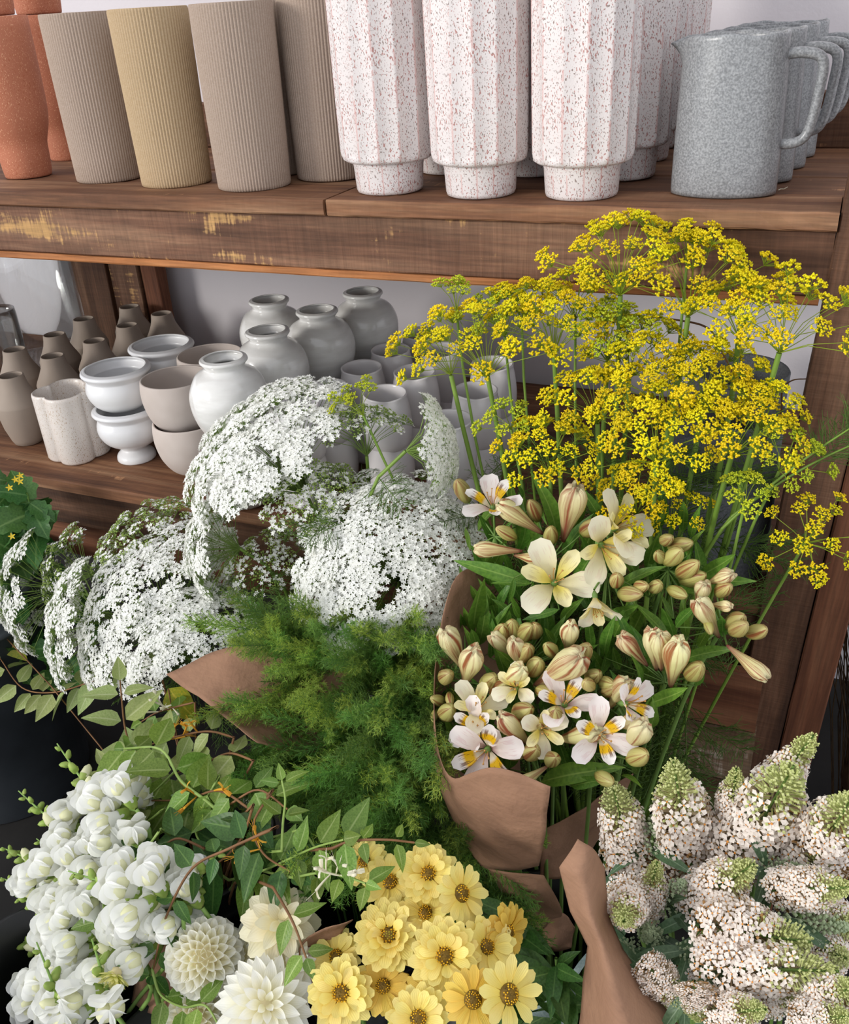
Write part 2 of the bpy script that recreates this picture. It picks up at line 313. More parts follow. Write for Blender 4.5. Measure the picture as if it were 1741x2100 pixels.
def plank(L, Wd, T, seg=10, jit=.0009, ch=.0022, seed=0):
    """a board along local X, chamfered, edges a little uneven, with a wavy arris"""
    r = random.Random(seed); b = MB(); a, c = Wd/2, T/2; V = []
    for i in range(seg+1):
        x = -L/2+L*i/seg
        for (y, z) in ((-a+ch, -c), (a-ch, -c), (a, -c+ch), (a, c-ch), (a-ch, c), (-a+ch, c), (-a, c-ch), (-a, -c+ch)): V.append((x, y+r.uniform(-jit, jit), z+r.uniform(-jit, jit)*.6))
    F = [(i*8+j, i*8+(j+1) % 8, (i+1)*8+(j+1) % 8, (i+1)*8+j) for i in range(seg) for j in range(8)]+[tuple(range(8))[::-1], tuple(seg*8+j for j in range(8))]
    b.add(V, F); return b
def box_plank(name, parent, x0, x1, y0, y1, z0, z1, mat, axis='x', lean=0.0, seg=10, label=None):
    c = Vector(((x0+x1)/2, (y0+y1)/2, (z0+z1)/2)); d = (x1-x0, y1-y0, z1-z0)
    if axis == 'x': b = plank(d[0], d[1], d[2], seg, seed=R.random()); m = Matrix.Translation(c)
    elif axis == 'y': b = plank(d[1], d[0], d[2], seg, seed=R.random()); m = Matrix.Translation(c) @ Matrix.Rotation(math.pi/2, 4, 'Z')
    else: b = plank(d[2], d[1], d[0], seg, seed=R.random()); m = Matrix.Translation(c) @ Matrix.Rotation(lean, 4, 'Y') @ Matrix.Rotation(math.pi/2, 4, 'Y')
    return part(name, b.mesh(name, [mat], False), parent, m, label)
# ---------------------------------------------------------------- structure
YW = 1.94
b = MB(); b.box((-.6, YW+.05, 1.5), (5.2, .1, 3.2)); struct('wall_back', b.mesh('wall_back', ['wall'], False))
b = MB(); b.box((-.6, .2, -.03), (5.2, 3.7, .06)); struct('floor', b.mesh('floor', ['floor'], False))
sh = thing('wooden_shelving', 'reclaimed brown wooden shelving with two boards and thick front beams', 'shelf', (-1.0, 1.5, 0))
for i, (y0, y1) in enumerate(((1.178, 1.285), (1.287, 1.41), (1.412, 1.53), (1.532, 1.655), (1.657, 1.78), (1.782, 1.93))):
    if i == 0:
        box_plank('shelf_plank', sh, -2.4, -.668, y0, y1, ZU-.022, ZU, 'wood_top', seg=40); box_plank('shelf_plank', sh, -.664, .0, y0+.002, y1, ZU-.022, ZU, 'wood_top', seg=30)
    else: box_plank('shelf_plank', sh, -2.4, .115, y0, y1, ZU-.022, ZU-.001*(i % 2), 'wood_top', seg=20)
box_plank('front_beam', sh, -2.4, -.001, 1.19, 1.225, ZU-.100, ZU-.023, 'wood_fascia', seg=60)
box_plank('beam_lip', sh, -2.4, -.008, 1.187, 1.245, ZU-.111, ZU-.1005, 'wood_edge', seg=50)
box_plank('back_rail', sh, -2.4, .115, 1.665, 1.70, ZU+.001, ZU+.082, 'wood_post', seg=20)
for i, (y0, y1) in enumerate(((1.19, 1.33), (1.332, 1.47), (1.472, 1.61), (1.612, 1.75), (1.752, 1.93))): box_plank('shelf_plank', sh, -2.4, -.012, y0, y1, ZL-.024, ZL-.0008*(i % 2), 'wood_top', seg=30)
box_plank('front_beam', sh, -2.4, -.012, 1.2, 1.235, ZL-.105, ZL-.0245, 'wood_post', seg=50)
box_plank('front_beam', sh, -2.4, -.02, 1.215, 1.25, ZL-.19, ZL-.108, 'wood_red', seg=40)
# right post: two boards side by side, leaning a little
box_plank('post', sh, -.004, .064, 1.185, 1.28, .0, 2.2, 'wood_post', 'z', math.radians(2.6), 40); box_plank('post', sh, .0655, .114, 1.183, 1.285, .0, 2.2, 'wood_red', 'z', math.radians(2.6), 40)
box_plank('back_post', sh, -1.83, -1.71, 1.86, 1.895, .0, 1.19, 'wood_post', 'z', 0, 20); box_plank('back_post', sh, -1.69, -1.60, 1.85, 1.905, .0, 1.19, 'wood_fascia', 'z', 0, 20); box_plank('back_post', sh, -1.598, -1.55, 1.86, 1.90, .0, 1.19, 'wood_red', 'z', 0, 20)
cr = thing('wooden_crate', 'low wooden crate of stacked boards under the shelf beside the post', 'crate', (-.2, 1.15, 0))
zc = at(1567, 1393, 1.135).z
for i, mt in enumerate(('wood_red', 'wood_grey', 'wood_post', 'wood_red', 'wood_post')):
    box_plank('board', cr, -.40, -.004+.002*(i % 2), 1.135, 1.158, zc-.105*(i+1)+.002, zc-.105*i, mt, seg=12)
box_plank('end_board', cr, -.03, -.006, 1.159, 1.176, 0.02, zc-.004, 'wood_post', 'z', 0, 8); box_plank('end_board', cr, -.40, -.376, 1.159, 1.176, 0.02, zc-.004, 'wood_post', 'z', 0, 8)
# ---------------------------------------------------------------- pottery
def smooth_prof(P, n=4):
    return [(v.x, v.y) for v in crom([(r, z, 0) for r, z in P], n)]
def shell(outer, wall, floor=.01):
    """outer profile bottom->top, then the inside back down"""
    inner = []
    for i, (r, z) in enumerate(reversed(outer)):
        if i == 0: inner.append((r-wall*.5, z+wall*.35)); inner.append((r-wall, z))
        elif z > floor+wall: inner.append((max(r-wall, .004), z))
    inner.append((inner[-1][0]*.6, floor+wall*.6)); inner.append((.002, floor+wall*.5)); return outer+inner
POTS = {}
def pot(name, me, label, cat, x, y, z, group=None, rz=0.0, s=1.0, m=None):
    o = part(name, me, None, Matrix.Translation((x, y, z)) @ Matrix.Rotation(rz, 4, 'Z') @ Matrix.Diagonal((s, s, s, 1))); return tag(o, label, cat, group)
# ribbed cylinders
def ribbed(mat):
    b = MB(); N = 312
    pr = [(.0535, 0), (.0555, .0015), (.056, .006), (.0575, .08), (.0588, .16), (.0595, .245), (.0595, .249)]
    rb = lambda a, i, z: (1-.034*(1-abs(math.sin(39*a)))**1.2) if .001 < z < .2485 else (.985)
    b.lathe(pr, N, 0, rb, True); b.f.pop(); b.m.pop()
    b.lathe([(.0584, .249), (.0565, .2495), (.054, .247), (.052, .02), (.01, .012)], 48, 0); return b.mesh('ribbed_vase', [mat])
rt, rs = ribbed('clay_taupe'), ribbed('clay_sand')
def upos(px, py, back): p = atz(px, py, ZU); return p.x, p.y+back
for (px, py, bk, me, lab) in ((182, 378, .056, rt, 'taupe ribbed cylinder vase beside the terracotta pot'), (320, 388, .056, rs, 'sandy yellow ribbed cylinder vase between two taupe ones'),
        (482, 395, .056, rt, 'largest looking taupe ribbed vase, right of the sandy one'), (648, 374, .056, rt, 'taupe ribbed vase set back beside the speckled vase')):
    x, y = upos(px, py, bk); pot('ribbed_vase', me, lab, 'vase', x, y, ZU, 'ribbed cylinder vases on the top board', R.uniform(0, 6))
pot('ribbed_vase', rt, 'ribbed vase in shadow, mostly hidden behind the front taupe one', 'vase', -.868, 1.405, ZU, 'ribbed cylinder vases on the top board', 1)
# terracotta
pr = smooth_prof([(.036, 0), (.040, .003), (.0425, .03), (.044, .055), (.052, .08), (.0565, .105), (.058, .14), (.0585, .2), (.0585, .25)], 3)
b = MB(); b.lathe(shell(pr, .005), 48); tm = b.mesh('terracotta_pot', ['terracotta'])
for x, y, z, lab in ((-1.345, 1.325, ZU, 'terracotta footed pot at the left end of the top board'), (-1.345, 1.325, ZU+.2525, 'terracotta pot stacked on the left end pot'),
        (-1.42, 1.52, ZU, 'terracotta pot standing behind the left ribbed vase'), (-1.42, 1.52, ZU+.2525, 'terracotta pot whose base shows above the left ribbed vase')):
    pot('terracotta_pot', tm, lab, 'pot', x, y, z, 'terracotta pots')
# fluted speckled vases
b = MB(); NF = 14
def fl(a, i, z): return 1-.068*abs(math.sin(NF/2*a))**.9 if .05 < z < .318 else 1
pr = [(.044, 0), (.049, .002), (.0505, .006), (.0525, .036), (.0535, .0405), (.0535, .0425), (.062, .0435), (.0675, .047), (.0695, .052), (.0705, .058), (.0715, .12), (.0722, .2), (.073, .28), (.073, .312), (.072, .317), (.070, .319), (.0675, .318), (.066, .312), (.062, .06), (.02, .05)]
b.lathe([(q_*.945, z_) for q_, z_ in pr], 14*12, 0, lambda a, i, z: fl(a, i, z) if i < 15 else 1, True, None, NF); sm = b.mesh('fluted_vase', ['speckle_white'])
fx = []
for (px, py, lab) in ((770, 404, 'first'), (962, 412, 'middle'), (1170, 416, 'third')):
    p = atz(px, py, ZU); fx.append((p.x, p.y+.05))
G = 'white speckled fluted vases'
labs = ['white speckled fluted vase next to the ribbed vases', 'middle of the three front white speckled fluted vases', 'white speckled fluted vase nearest the grey jugs, front of its row']
for (x, y), lab in zip(fx, labs): pot('fluted_vase', sm, lab, 'vase', x, y, ZU, G, R.uniform(0, .4))
for k_ in range(1, 4): pot('fluted_vase', sm, ['second', 'third', 'fourth and last'][k_-1]+' speckled fluted vase back in the row beside the jugs', 'vase', fx[2][0]+.006*k_, fx[2][1]+.15*k_, ZU, G, R.uniform(0, .4))
for (x, y), nm in zip(fx[:2], ('ribbed vases', 'middle fluted vase')): pot('fluted_vase', sm, 'speckled fluted vase in shade behind the one '+('by the '+nm if nm[0] == 'r' else 'in the middle'), 'vase', x+.03, y+.17, ZU, G, R.uniform(0, .4))
# grey jugs
def jug():
    b = MB(); pr = smooth_prof([(.058, 0), (.063, .002), (.065, .007), (.0645, .06), (.063, .12), (.0605, .165), (.0600, .181)], 3)
    N = 48; V0 = len(b.v); pr2 = shell(pr, .004); rr = random.Random(3); wv = [rr.uniform(-1, 1) for _ in range(8)]
    b.lathe(pr2, N)
    for i in range(V0, len(b.v)):
        x, y, z = b.v[i]
        a = math.atan2(y, x); t = max(0, (z-.14)/.041)
        if t > 0:
            sp = math.exp(-((math.pi-abs(a))/.2)**2); k_ = 1+.30*sp*t**2.5; x *= k_; z += t*(.0012*math.sin(3*a+1)+.0009*math.sin(7*a)) - .006*sp*t*t
        b.v[i] = (x, y*.64, z)
    h = crom([(.055, 0, .158), (.072, 0, .160), (.092, 0, .157), (.1, 0, .146), (.099, 0, .12), (.096, 0, .09), (.09, 0, .068), (.076, 0, .06), (.056, 0, .060)], 5); hb = MB()
    hb.tube(h, [.0085]+[.0062]*(len(h)-2)+[.0085], 10)
    return b.mesh('jug_body', ['jug_glaze']), hb.mesh('jug_handle', ['jug_glaze'])
jb, jh = jug(); p = atz(1470, 412, ZU)
for i, lab in enumerate(('front grey speckled stoneware jug with lip and handle', 'second grey jug directly behind the front jug', 'third grey jug from the front in the row', 'rearmost grey jug nearest the wall')):
    t = thing('stoneware_jug', lab, 'jug', (p.x+(0, .012, .022, .030)[i], p.y+.05+(0, .102, .204, .306)[i], ZU), 'grey stoneware jugs', Matrix.Rotation((0, -.05, .06, .1)[i], 3, 'Z'))
    part('body', jb, t, WM[t.name]); part('handle', jh, t, WM[t.name])
b = MB(); q = atz(1597, 390, ZU); b.tube([(0, -.004, .001), (.002, 0, .0015), (.006, .002, .0012), (.010, .001, .004)], .0007, 4); tag(part('wood_shaving', b.mesh('wood_shaving', ['honey_white']), None, Matrix.Translation(q)), 'tiny pale curl of shaving on the top board by the jug', 'shaving')
# ---- lower board
pr = [(.024, 0), (.029, .003), (.033, .012), (.041, .04), (.0455, .07), (.047, .088), (.0468, .0905), (.044, .097), (.037, .11), (.030, .125), (.0268, .138), (.0255, .147), (.025, .150)]
b = MB(); b.lathe(shell(pr, .0035), 40); bm = b.mesh('bottle_vase', ['clay_brown'])
BL = ((22, 770, 'front left brown bottle vase at the photo edge'), (107, 730, 'brown bottle vase just behind the clover vase'), (29, 717, 'brown bottle vase behind the front left one, by the glass jar'), (111, 686, 'brown bottle vase in the middle of the left column'),
      (193, 699, 'brown bottle vase behind the top white urn'), (171, 654, 'brown bottle vase in the back left, under the wooden uprights'), (260, 667, 'brown bottle vase left of the rear white urn'), (265, 629, 'rearmost brown bottle vase in front of the uprights'), (331, 643, 'rightmost brown bottle vase behind the rear urn'))
for px, py, lab in BL:
    q = atz(px, py, ZL+.15); pot('bottle_vase', bm, lab, 'vase', q.x, q.y, ZL, 'brown bottle vases on the lower board', R.uniform(0, 6))
# clover vase
b = MB(); cm = lambda a, i, z: .80+.24*abs(math.cos(2*a))**.8
pr = [(.052, 0), (.058, .002), (.060, .006), (.0605, .07), (.061, .136), (.0605, .141), (.058, .143), (.0555, .140), (.054, .13), (.052, .02), (.02, .012)]; b.lathe(pr, 96, 0, cm)
q = atz(140, 955, ZL); pot('clover_vase', b.mesh('clover_vase', ['clover_glaze']), 'cream speckled four-lobed clover vase at the board edge', 'vase', q.x-.005, q.y+.055, ZL, None, .62)
# urns
def urnprof(): return smooth_prof([(.028, 0), (.037, .001), (.0385, .006), (.036, .014), (.0275, .022), (.026, .027), (.034, .033), (.052, .045), (.062, .062), (.0635, .078), (.060, .090), (.0585, .095), (.064, .102), (.0675, .107), (.0655, .112), (.061, .113)], 3)
b = MB(); b.lathe(shell(urnprof(), .006, .034), 48); um = b.mesh('footed_urn', ['glaze_white'])
b = MB(); pr = smooth_prof([(.03, .0), (.036, .001), (.052, .012), (.062, .030), (.0635, .046), (.060, .058), (.0585, .063), (.064, .070), (.0675, .075), (.0655, .080), (.061, .081)], 3); b.lathe(shell(pr, .006, .01), 48); um2 = b.mesh('footed_urn', ['glaze_white'])
q = atz(265, 955, ZL); ux, uy = q.x-.018, q.y+.034
pot('footed_urn', um, 'lower white footed urn of the front stack', 'urn', ux, uy, ZL, 'white urns'); pot('white_bowl', um2, 'upper white rolled-rim pot stacked on the front urn', 'urn', ux-.005, uy, ZL+.112, 'white urns')
q = atz(329, 703, ZL+.195); pot('footed_urn', um, 'rear white urn base hidden behind the front stack', 'urn', q.x, q.y, ZL, 'white urns'); pot('white_bowl', um2, 'rear white rolled-rim pot before the brown bottle vases', 'urn', q.x, q.y, ZL+.112, 'white urns')
# bowls
b = MB(); pr = smooth_prof([(.024, 0), (.030, .002), (.046, .014), (.060, .038), (.0665, .065), (.0675, .085), (.0655, .103), (.0645, .107)], 4); b.lathe(shell(pr, .004), 56); bw = b.mesh('round_bowl', ['matte_taupe'])
q = atz(390, 978, ZL); bx, by = q.x-.006, q.y+.03
pot('round_bowl', bw, 'lower taupe round bowl of the front stack', 'bowl', bx, by, ZL, 'taupe bowls'); pot('round_bowl', bw, 'upper taupe round bowl leaning on the front lower bowl', 'bowl', bx-.012, by+.004, ZL+.083, 'taupe bowls')
q = atz(452, 722, ZL+.19); pot('round_bowl', bw, 'taupe bowl behind the front bowls, underneath another', 'bowl', q.x, q.y, ZL, 'taupe bowls'); pot('round_bowl', bw, 'taupe bowl whose rim shows left of the glossy ball vase', 'bowl', q.x, q.y, ZL+.083, 'taupe bowls')
q = atz(398, 703, ZL+.165); pot('round_bowl', bw, 'taupe bowl at the back behind the rear urn', 'bowl', q.x, q.y+.06, ZL+.0, 'taupe bowls')
# ball vases
pr = smooth_prof([(.030, 0), (.036, .001), (.052, .016), (.064, .042), (.0675, .066), (.065, .09), (.054, .112), (.038, .123), (.0345, .128), (.038, .134), (.041, .138), (.0395, .142), (.036, .1425)], 4)
b = MB(); b.lathe(shell(pr, .005), 56, 0, lambda a, i, z: 1+.008*math.sin(3*a+z*40)+.006*math.sin(5*a-z*90)); bv = b.mesh('ball_vase', ['ball_glaze'])
for px, py, lab in ((469, 733, 'front glossy white ball vase'), (560, 672, 'second glossy white ball vase from the front'), (646, 634, 'glossy white ball vase with the blue mouth in the middle row'), (534, 619, 'rear left glossy white ball vase against the wall'), (741, 603, 'rear right glossy white ball vase, tallest against the wall')):
    q = atz(px, py, ZL+.2745); G = 'white ball vases in stacks'; a = R.uniform(0, 6)
    pot('ball_vase', bv, lab+', top of its stack', 'vase', q.x, q.y, ZL+.132, G, a); pot('ball_vase', bv, lab+', the one under it', 'vase', q.x, q.y, ZL, G, a+2)
# pinched cups
def cup():
    b = MB(); pr = smooth_prof([(.030, 0), (.036, .001), (.042, .012), (.045, .04), (.0425, .075), (.040, .092), (.041, .1)], 3); b.lathe(shell(pr, .0035), 48)
    for i, (x, y, z) in enumerate(b.v):
        a = math.atan2(y, x); t = max(0, (z-.05)/.05); k_ = 1+t*t*(-.30*math.exp(-(a/.42)**2)+.05*math.cos(2*a)); b.v[i] = (x*k_, y*k_, z-.006*t*t*math.exp(-(a/.45)**2))
    return b.mesh('pinched_cup', ['cup_glaze'])
cu = cup()
CP = ((596, 832, 'at the front left, half hidden by white flowers'), (670, 794, 'second in the left column'), (741, 753, 'third in the left column beside the ball vases'), (798, 715, 'fourth in the left column, further back'), (858, 683, 'last in the left column by the wall'),
      (789, 806, 'in the second column just above the white flowers'), (850, 762, 'in the second column beside the yellow dill'), (905, 716, 'third in the second column, behind the dill'), (975, 800, 'seen between dill stems under the left umbel'), (1010, 745, 'in the third column behind the dill'), (920, 860, 'in front, behind the upright white umbel'))
for px, py, lab in CP:
    q = atz(px, py, ZL+.186)
    if q.y > 1.82: q.y = 1.82
    G = 'white pinched cups in stacks'; a = -1.15+R.uniform(-.25, .25)
    pot('pinched_cup', cu, 'white pinched-rim cup '+lab, 'cup', q.x, q.y, ZL+.086, G, a); pot('pinched_cup', cu, 'white cup underneath the one '+lab, 'cup', q.x, q.y, ZL, G, a+.4, .99)
# grey planters behind the dill
b = MB(); pr = [(.075, 0), (.082, .002), (.084, .008), (.0865, .165), (.087, .171), (.085, .174), (.081, .171), (.078, .02), (.02, .012)]; b.lathe(pr, 56); gp = b.mesh('grey_planter', ['stoneware_grey'])
for x, y, lab in ((-.112, 1.279, 'front grey stoneware planter beside the post'), (-.118, 1.475, 'second grey stoneware planter behind the dill'), (-.125, 1.665, 'rearmost grey stoneware planter by the wall')): pot('grey_planter', gp, lab, 'planter', x, y, ZL, 'grey stoneware planters')
for P, r0, lab, rt in (([(1560, 880, 1.45), (1480, 720, 1.42), (1450, 672, 1.40), (1380, 655, 1.38), (1320, 648, 1.37), (1250, 640, 1.36)], .002, 'dry brown twig arching behind the dill', None), ([(1570, 900, 1.30), (1600, 850, 1.28), (1604, 800, 1.26), (1625, 780, 1.25), (1655, 777, 1.24)], .0016, 'short dry twig curling beside the post', None)):
    b = MB(); pts = crom([at(*p) for p in P], 5); base = pts[0]-Vector((0, 0, .12)); pts = [Vector((base.x, base.y, ZL+.016))]+pts; b.tube([p-pts[0] for p in pts], [r0, r0*.5], 6); tag(part('dry_twig', b.mesh('dry_twig', ['vine_brown']), None, Matrix.Translation(pts[0])), lab, 'twig', 'dry twigs')
# nudge neighbouring stacks apart until they only touch
def settle(z0, z1, it=80):
    cols = []
    for o in list(COL.objects):
        if o.parent is None and o.type == 'MESH' and o.get('category') in ('vase', 'pot', 'urn', 'bowl', 'cup', 'planter') and z0-.01 < o.location.z < z1:
            r = max(Vector((v.co.x, v.co.y)).length for v in o.data.vertices)*o.scale.x; l = o.location
            for c in cols:
                if abs(c[0]-l.x) < .02 and abs(c[1]-l.y) < .02: c[2] = max(c[2], r); c[3].append(o); break
            else: cols.append([l.x, l.y, r, [o], l.x, l.y])
    for _ in range(it):
        for i, a in enumerate(cols):
            for b in cols[i+1:]:
                dx, dy = b[0]-a[0], b[1]-a[1]; d = math.hypot(dx, dy); g = a[2]+b[2]+.0015-d
                if g > 0: dx, dy = dx/d*g*.5, dy/d*g*.5; a[0] -= dx; a[1] -= dy; b[0] += dx; b[1] += dy
        for c in cols: c[1] = min(max(c[1], YF+c[2]*.55), YW-c[2]-.004)
    for c in cols:
        for o in c[3]:
            o.location.x += c[0]-c[4]; o.location.y += c[1]-c[5]; WM[o.name] = o.matrix_basis.copy()
bpy.context.view_layer.update(); settle(ZL, ZL+.3); settle(ZU, ZU+.4)
# glass jars with wire clip
def jar(r, h, x, y, lab, clip):
    t = thing('glass_jar', lab, 'jar', (x, y, ZL)); b = MB()
    b.lathe([(r*.9, 0), (r, .004), (r, h*.9), (r*.96, h), (r*.93, h), (r*.965, h*.9), (r*.965, .012), (.004, .010)], 48); part('glass_body', b.mesh('glass_body', ['glass']), t, Matrix.Translation((x, y, ZL)))
    if clip:
        b = MB(); b.tube([(r*1.02*math.cos(a), r*1.02*math.sin(a), h*.93) for a in [i*math.pi/16 for i in range(33)]], .004, 6); b.tube(crom([(r*.42, -r*.95, h*.93), (r*.62, -r*.98, h*.95), (r*.75, -r*.96, h*1.06)], 6), .004, 6); b.ball((r*.42, -r*.95, h*.93), .011, 0)
        part('wire_clip', b.mesh('wire_clip', ['black_metal']), t, Matrix.Translation((x, y, ZL)), 'black wire clip')
q = at(40, 560, 1.72); jar(.115, .345, q.x-.02, 1.76, 'large clear glass jar with black wire clip at the left edge', True)
q = at(8, 690, 1.56); jar(.05, .2, -1.80, 1.56, 'smaller clear glass jar in front of the large jar', False)
# ---------------------------------------------------------------- buckets
CR, CU, CF = Vector(W[:, 0]), -Vector(W[:, 1]), Vector(W[:, 2])
def bucket_mesh(mat, r, h, bead=True):
    b = MB(); pr = [(r*.80, 0), (r*.82, .004), (r*.97, h*.86)]
    if bead: pr += [(r*1.0, h*.865), (r*1.02, h*.875), (r*1.0, h*.885), (r*.985, h*.9)]
    pr += [(r, h-.006), (r*1.035, h-.003), (r*1.035, h+.003), (r*.985, h+.003), (r*.95, h*.8), (r*.78, .012), (.01, .010)]
    b.lathe(pr, 40); return b.mesh('bucket', [mat])
bk_mesh = bucket_mesh('black_plastic', .112, .40)
BK = {}
def bucket(key, x, y, label, me=bk_mesh, mat='black_metal', r=.112, h=.40):
    t = thing('flower_bucket', label, 'bucket', (x, y, 0), 'flower buckets on the floor'); part('body', me, t, WM[t.name])
    b = MB(); b.tube([(r*1.04*math.cos(a), r*1.04*math.sin(a), h*.93-.10*math.sin(a)) for a in [math.pi*i/14 for i in range(15)]], .0025, 5); part('handle', b.mesh('bucket_handle', [mat]), t, WM[t.name]); BK[key] = (x, y, h)
bucket('dill', -.20, .985, 'black bucket holding the yellow dill'); bucket('alstro', -.19, .745, 'black bucket holding the wrapped alstroemeria'); bucket('zinnia', -.29, .50, 'black bucket holding the yellow zinnias')
bucket('dahlia', -.53, .44, 'black bucket holding the white dahlias'); bucket('snap', -.79, .47, 'black bucket holding the snapdragons'); bucket('fern', -.46, .74, 'black bucket holding the feathery fern')
bucket('honey', -.73, .725, 'black bucket holding the honeysuckle'); bucket('ammi', -.66, 1.0, 'black bucket holding the white lace flowers'); bucket('bud', .075, .64, 'black bucket holding the butterfly bush spikes')
zm = bucket_mesh('zinc', .19, .52); bucket('tomato', -1.50, 1.02, 'large dark grey zinc bucket at the left edge', zm, 'black_metal', .19, .52)
def stem_pts(key, hub, axis, k=.14, n=9, rr=.055):
    bx, by, h = BK[key]; a = R.uniform(0, 6.28); q = R.uniform(.2, 1)*rr; j = Vector((q*math.cos(a), q*math.sin(a), 0)); axis = Vector(axis).normalized(); hub = Vector(hub)
    j2 = Vector((hub.x-bx, hub.y-by, 0)); j2 = j2.normalized()*min(.075, j2.length) if j2.length > 1e-4 else j2
    p1 = Vector((bx, by, h+.01))+j2
    return bez([Vector((bx, by, .03))+j, p1, hub-axis*k, hub], n), Vector((bx, by, 0))
def stem_thing(name, label, cat, group, key, hub, axis, mat, r0=.003, r1=.002, k=.14, ns=6):
    pts, base = stem_pts(key, hub, axis, k); t = thing(name, label, cat, base+Vector((0, 0, .02)), group)
    b = MB(); b.tube([p-pts[0] for p in pts], [r0, r1], ns); part('stem', b.mesh('stem', [mat]), t, Matrix.Translation(pts[0])); return t, pts
# ---------------------------------------------------------------- umbels
def dill_umbellet(seed, yel='dill_yellow'):
    r = random.Random(seed); b = MB(); n = r.randint(15, 19)
    for i in range(n):
        th = 1.15*math.sqrt((i+.5)/n); ph = 2.39996*i+r.uniform(-.2, .2); d = Vector((math.sin(th)*math.cos(ph), math.sin(th)*math.sin(ph), math.cos(th))); L = .0125*r.uniform(.85, 1.15)
        e = d*L+Vector((0, 0, .001)); b.tube([(0, 0, 0), e], (.00045, .0003), 3, 1)
        b.ball(e, .0023*r.uniform(.85, 1.15), 0, True, (1, 1, .8))
        for q in range(3):
            a = q*2.1+i; b.ball(e+Vector((math.cos(a)*.0021, math.sin(a)*.0021, .0008)), .0014, 0, True)
    return b.mesh('umbellet', [yel, 'dill_ray'])
def ammi_umbellet(seed, rad=.0175, n=46, green=False):
    r = random.Random(seed); b = MB()
    for i in range(n):
        q = math.sqrt((i+.5)/n); ph = 2.39996*i+r.uniform(-.25, .25); p = Vector((rad*q*math.cos(ph), rad*q*math.sin(ph), .013-.006*q*q+r.uniform(-.0008, .0008)))
        if i % 2 == 0: b.tube([(0, 0, 0), p*.97], (.0003, .0003), 3, 1)
        if green and r.random() < .55: b.ball(p, .0017, 2, True); continue
        nrm = Vector((p.x*14+r.uniform(-.35, .35), p.y*14+r.uniform(-.35, .35), 1)).normalized(); M = frame(p, nrm, r.uniform(0, 6), r.uniform(.85, 1.2))
        V = [M @ Vector((0, 0, -.0006))]+[M @ Vector(((.0037 if j % 2 else .0018)*math.cos(j*.6283), (.0037 if j % 2 else .0018)*math.sin(j*.6283), .0004 if j % 2 else 0)) for j in range(10)]
        b.add(V, [(0, 1+j, 1+(j+1) % 10) for j in range(10)], 0)
    return b.mesh('umbellet', ['ammi_white', 'ammi_ray', 'ammi_green'], False)
DU = [dill_umbellet(i) for i in range(5)]; DL = [dill_umbellet(20+i, 'dill_lime') for i in range(3)]
AU = [ammi_umbellet(i) for i in range(5)]; AG = [ammi_umbellet(30+i, .0145, 32, True) for i in range(3)]
def umbel(t, hub, axis, Rm, N, thmax, ubs, us, raymat, flat=.0, jit=.12, sag=.0):
    axis = Vector(axis).normalized(); F = frame(hub, axis, R.uniform(0, 6)); rb = MB()
    for i in range(N):
        th = thmax*math.sqrt((i+.35)/N)*R.uniform(.93, 1.05); ph = 2.39996*i+R.uniform(-.15, .15)
        d = Vector((math.sin(th)*math.cos(ph), math.sin(th)*math.sin(ph), math.cos(th))); L = Rm*R.uniform(1-jit, 1+jit*.5)/(max(math.cos(th), .35)**flat)
        e = d*L; m = Vector((d.x*L*.42, d.y*L*.42, d.z*L*.62)); w = F @ e; w.z -= sag*L*math.sin(th)
        e2 = F.inverted() @ w; rb.tube([(0, 0, 0), m, e2], [.0007, .0005, .0005], 3)
        dw = (F.to_3x3() @ (d*.75+Vector((0, 0, .35)))).normalized(); part('umbellet', R.choice(ubs), t, frame(w, dw, R.uniform(0, 6), us*R.uniform(.85, 1.12)))
    part('rays', rb.mesh('rays', [raymat]), t, F)
def thread_frond(seed, L=.09, mat='thread_green'):
    r = random.Random(seed); b = MB(); b.tube([(0, 0, 0), (L*.5, 0, L*.05), (L, 0, 0)], [.0007, .0004], 3)
    for i in range(13):
        t = .1+.9*i/13; q = L*.42*(1-.6*t)
        for sgn in (-1, 1):
            d = Vector((.7, sgn*r.uniform(.5, .9), r.uniform(-.5, .5))).normalized(); o = Vector((L*t, 0, 0)); b.tube([o, o+d*q], [.0004, .0003], 3)
            for k_ in range(5):
                o2 = o+d*q*(.25+.17*k_); d2 = Vector((d.x+r.uniform(-.6, .6), d.y+r.uniform(-.6, .6), r.uniform(-.7, .7))).normalized(); b.tube([o2, o2+d2*q*.45], [.00035, .00022], 3)
    return b.mesh('frond', [mat])
TF = [thread_frond(i) for i in range(3)]
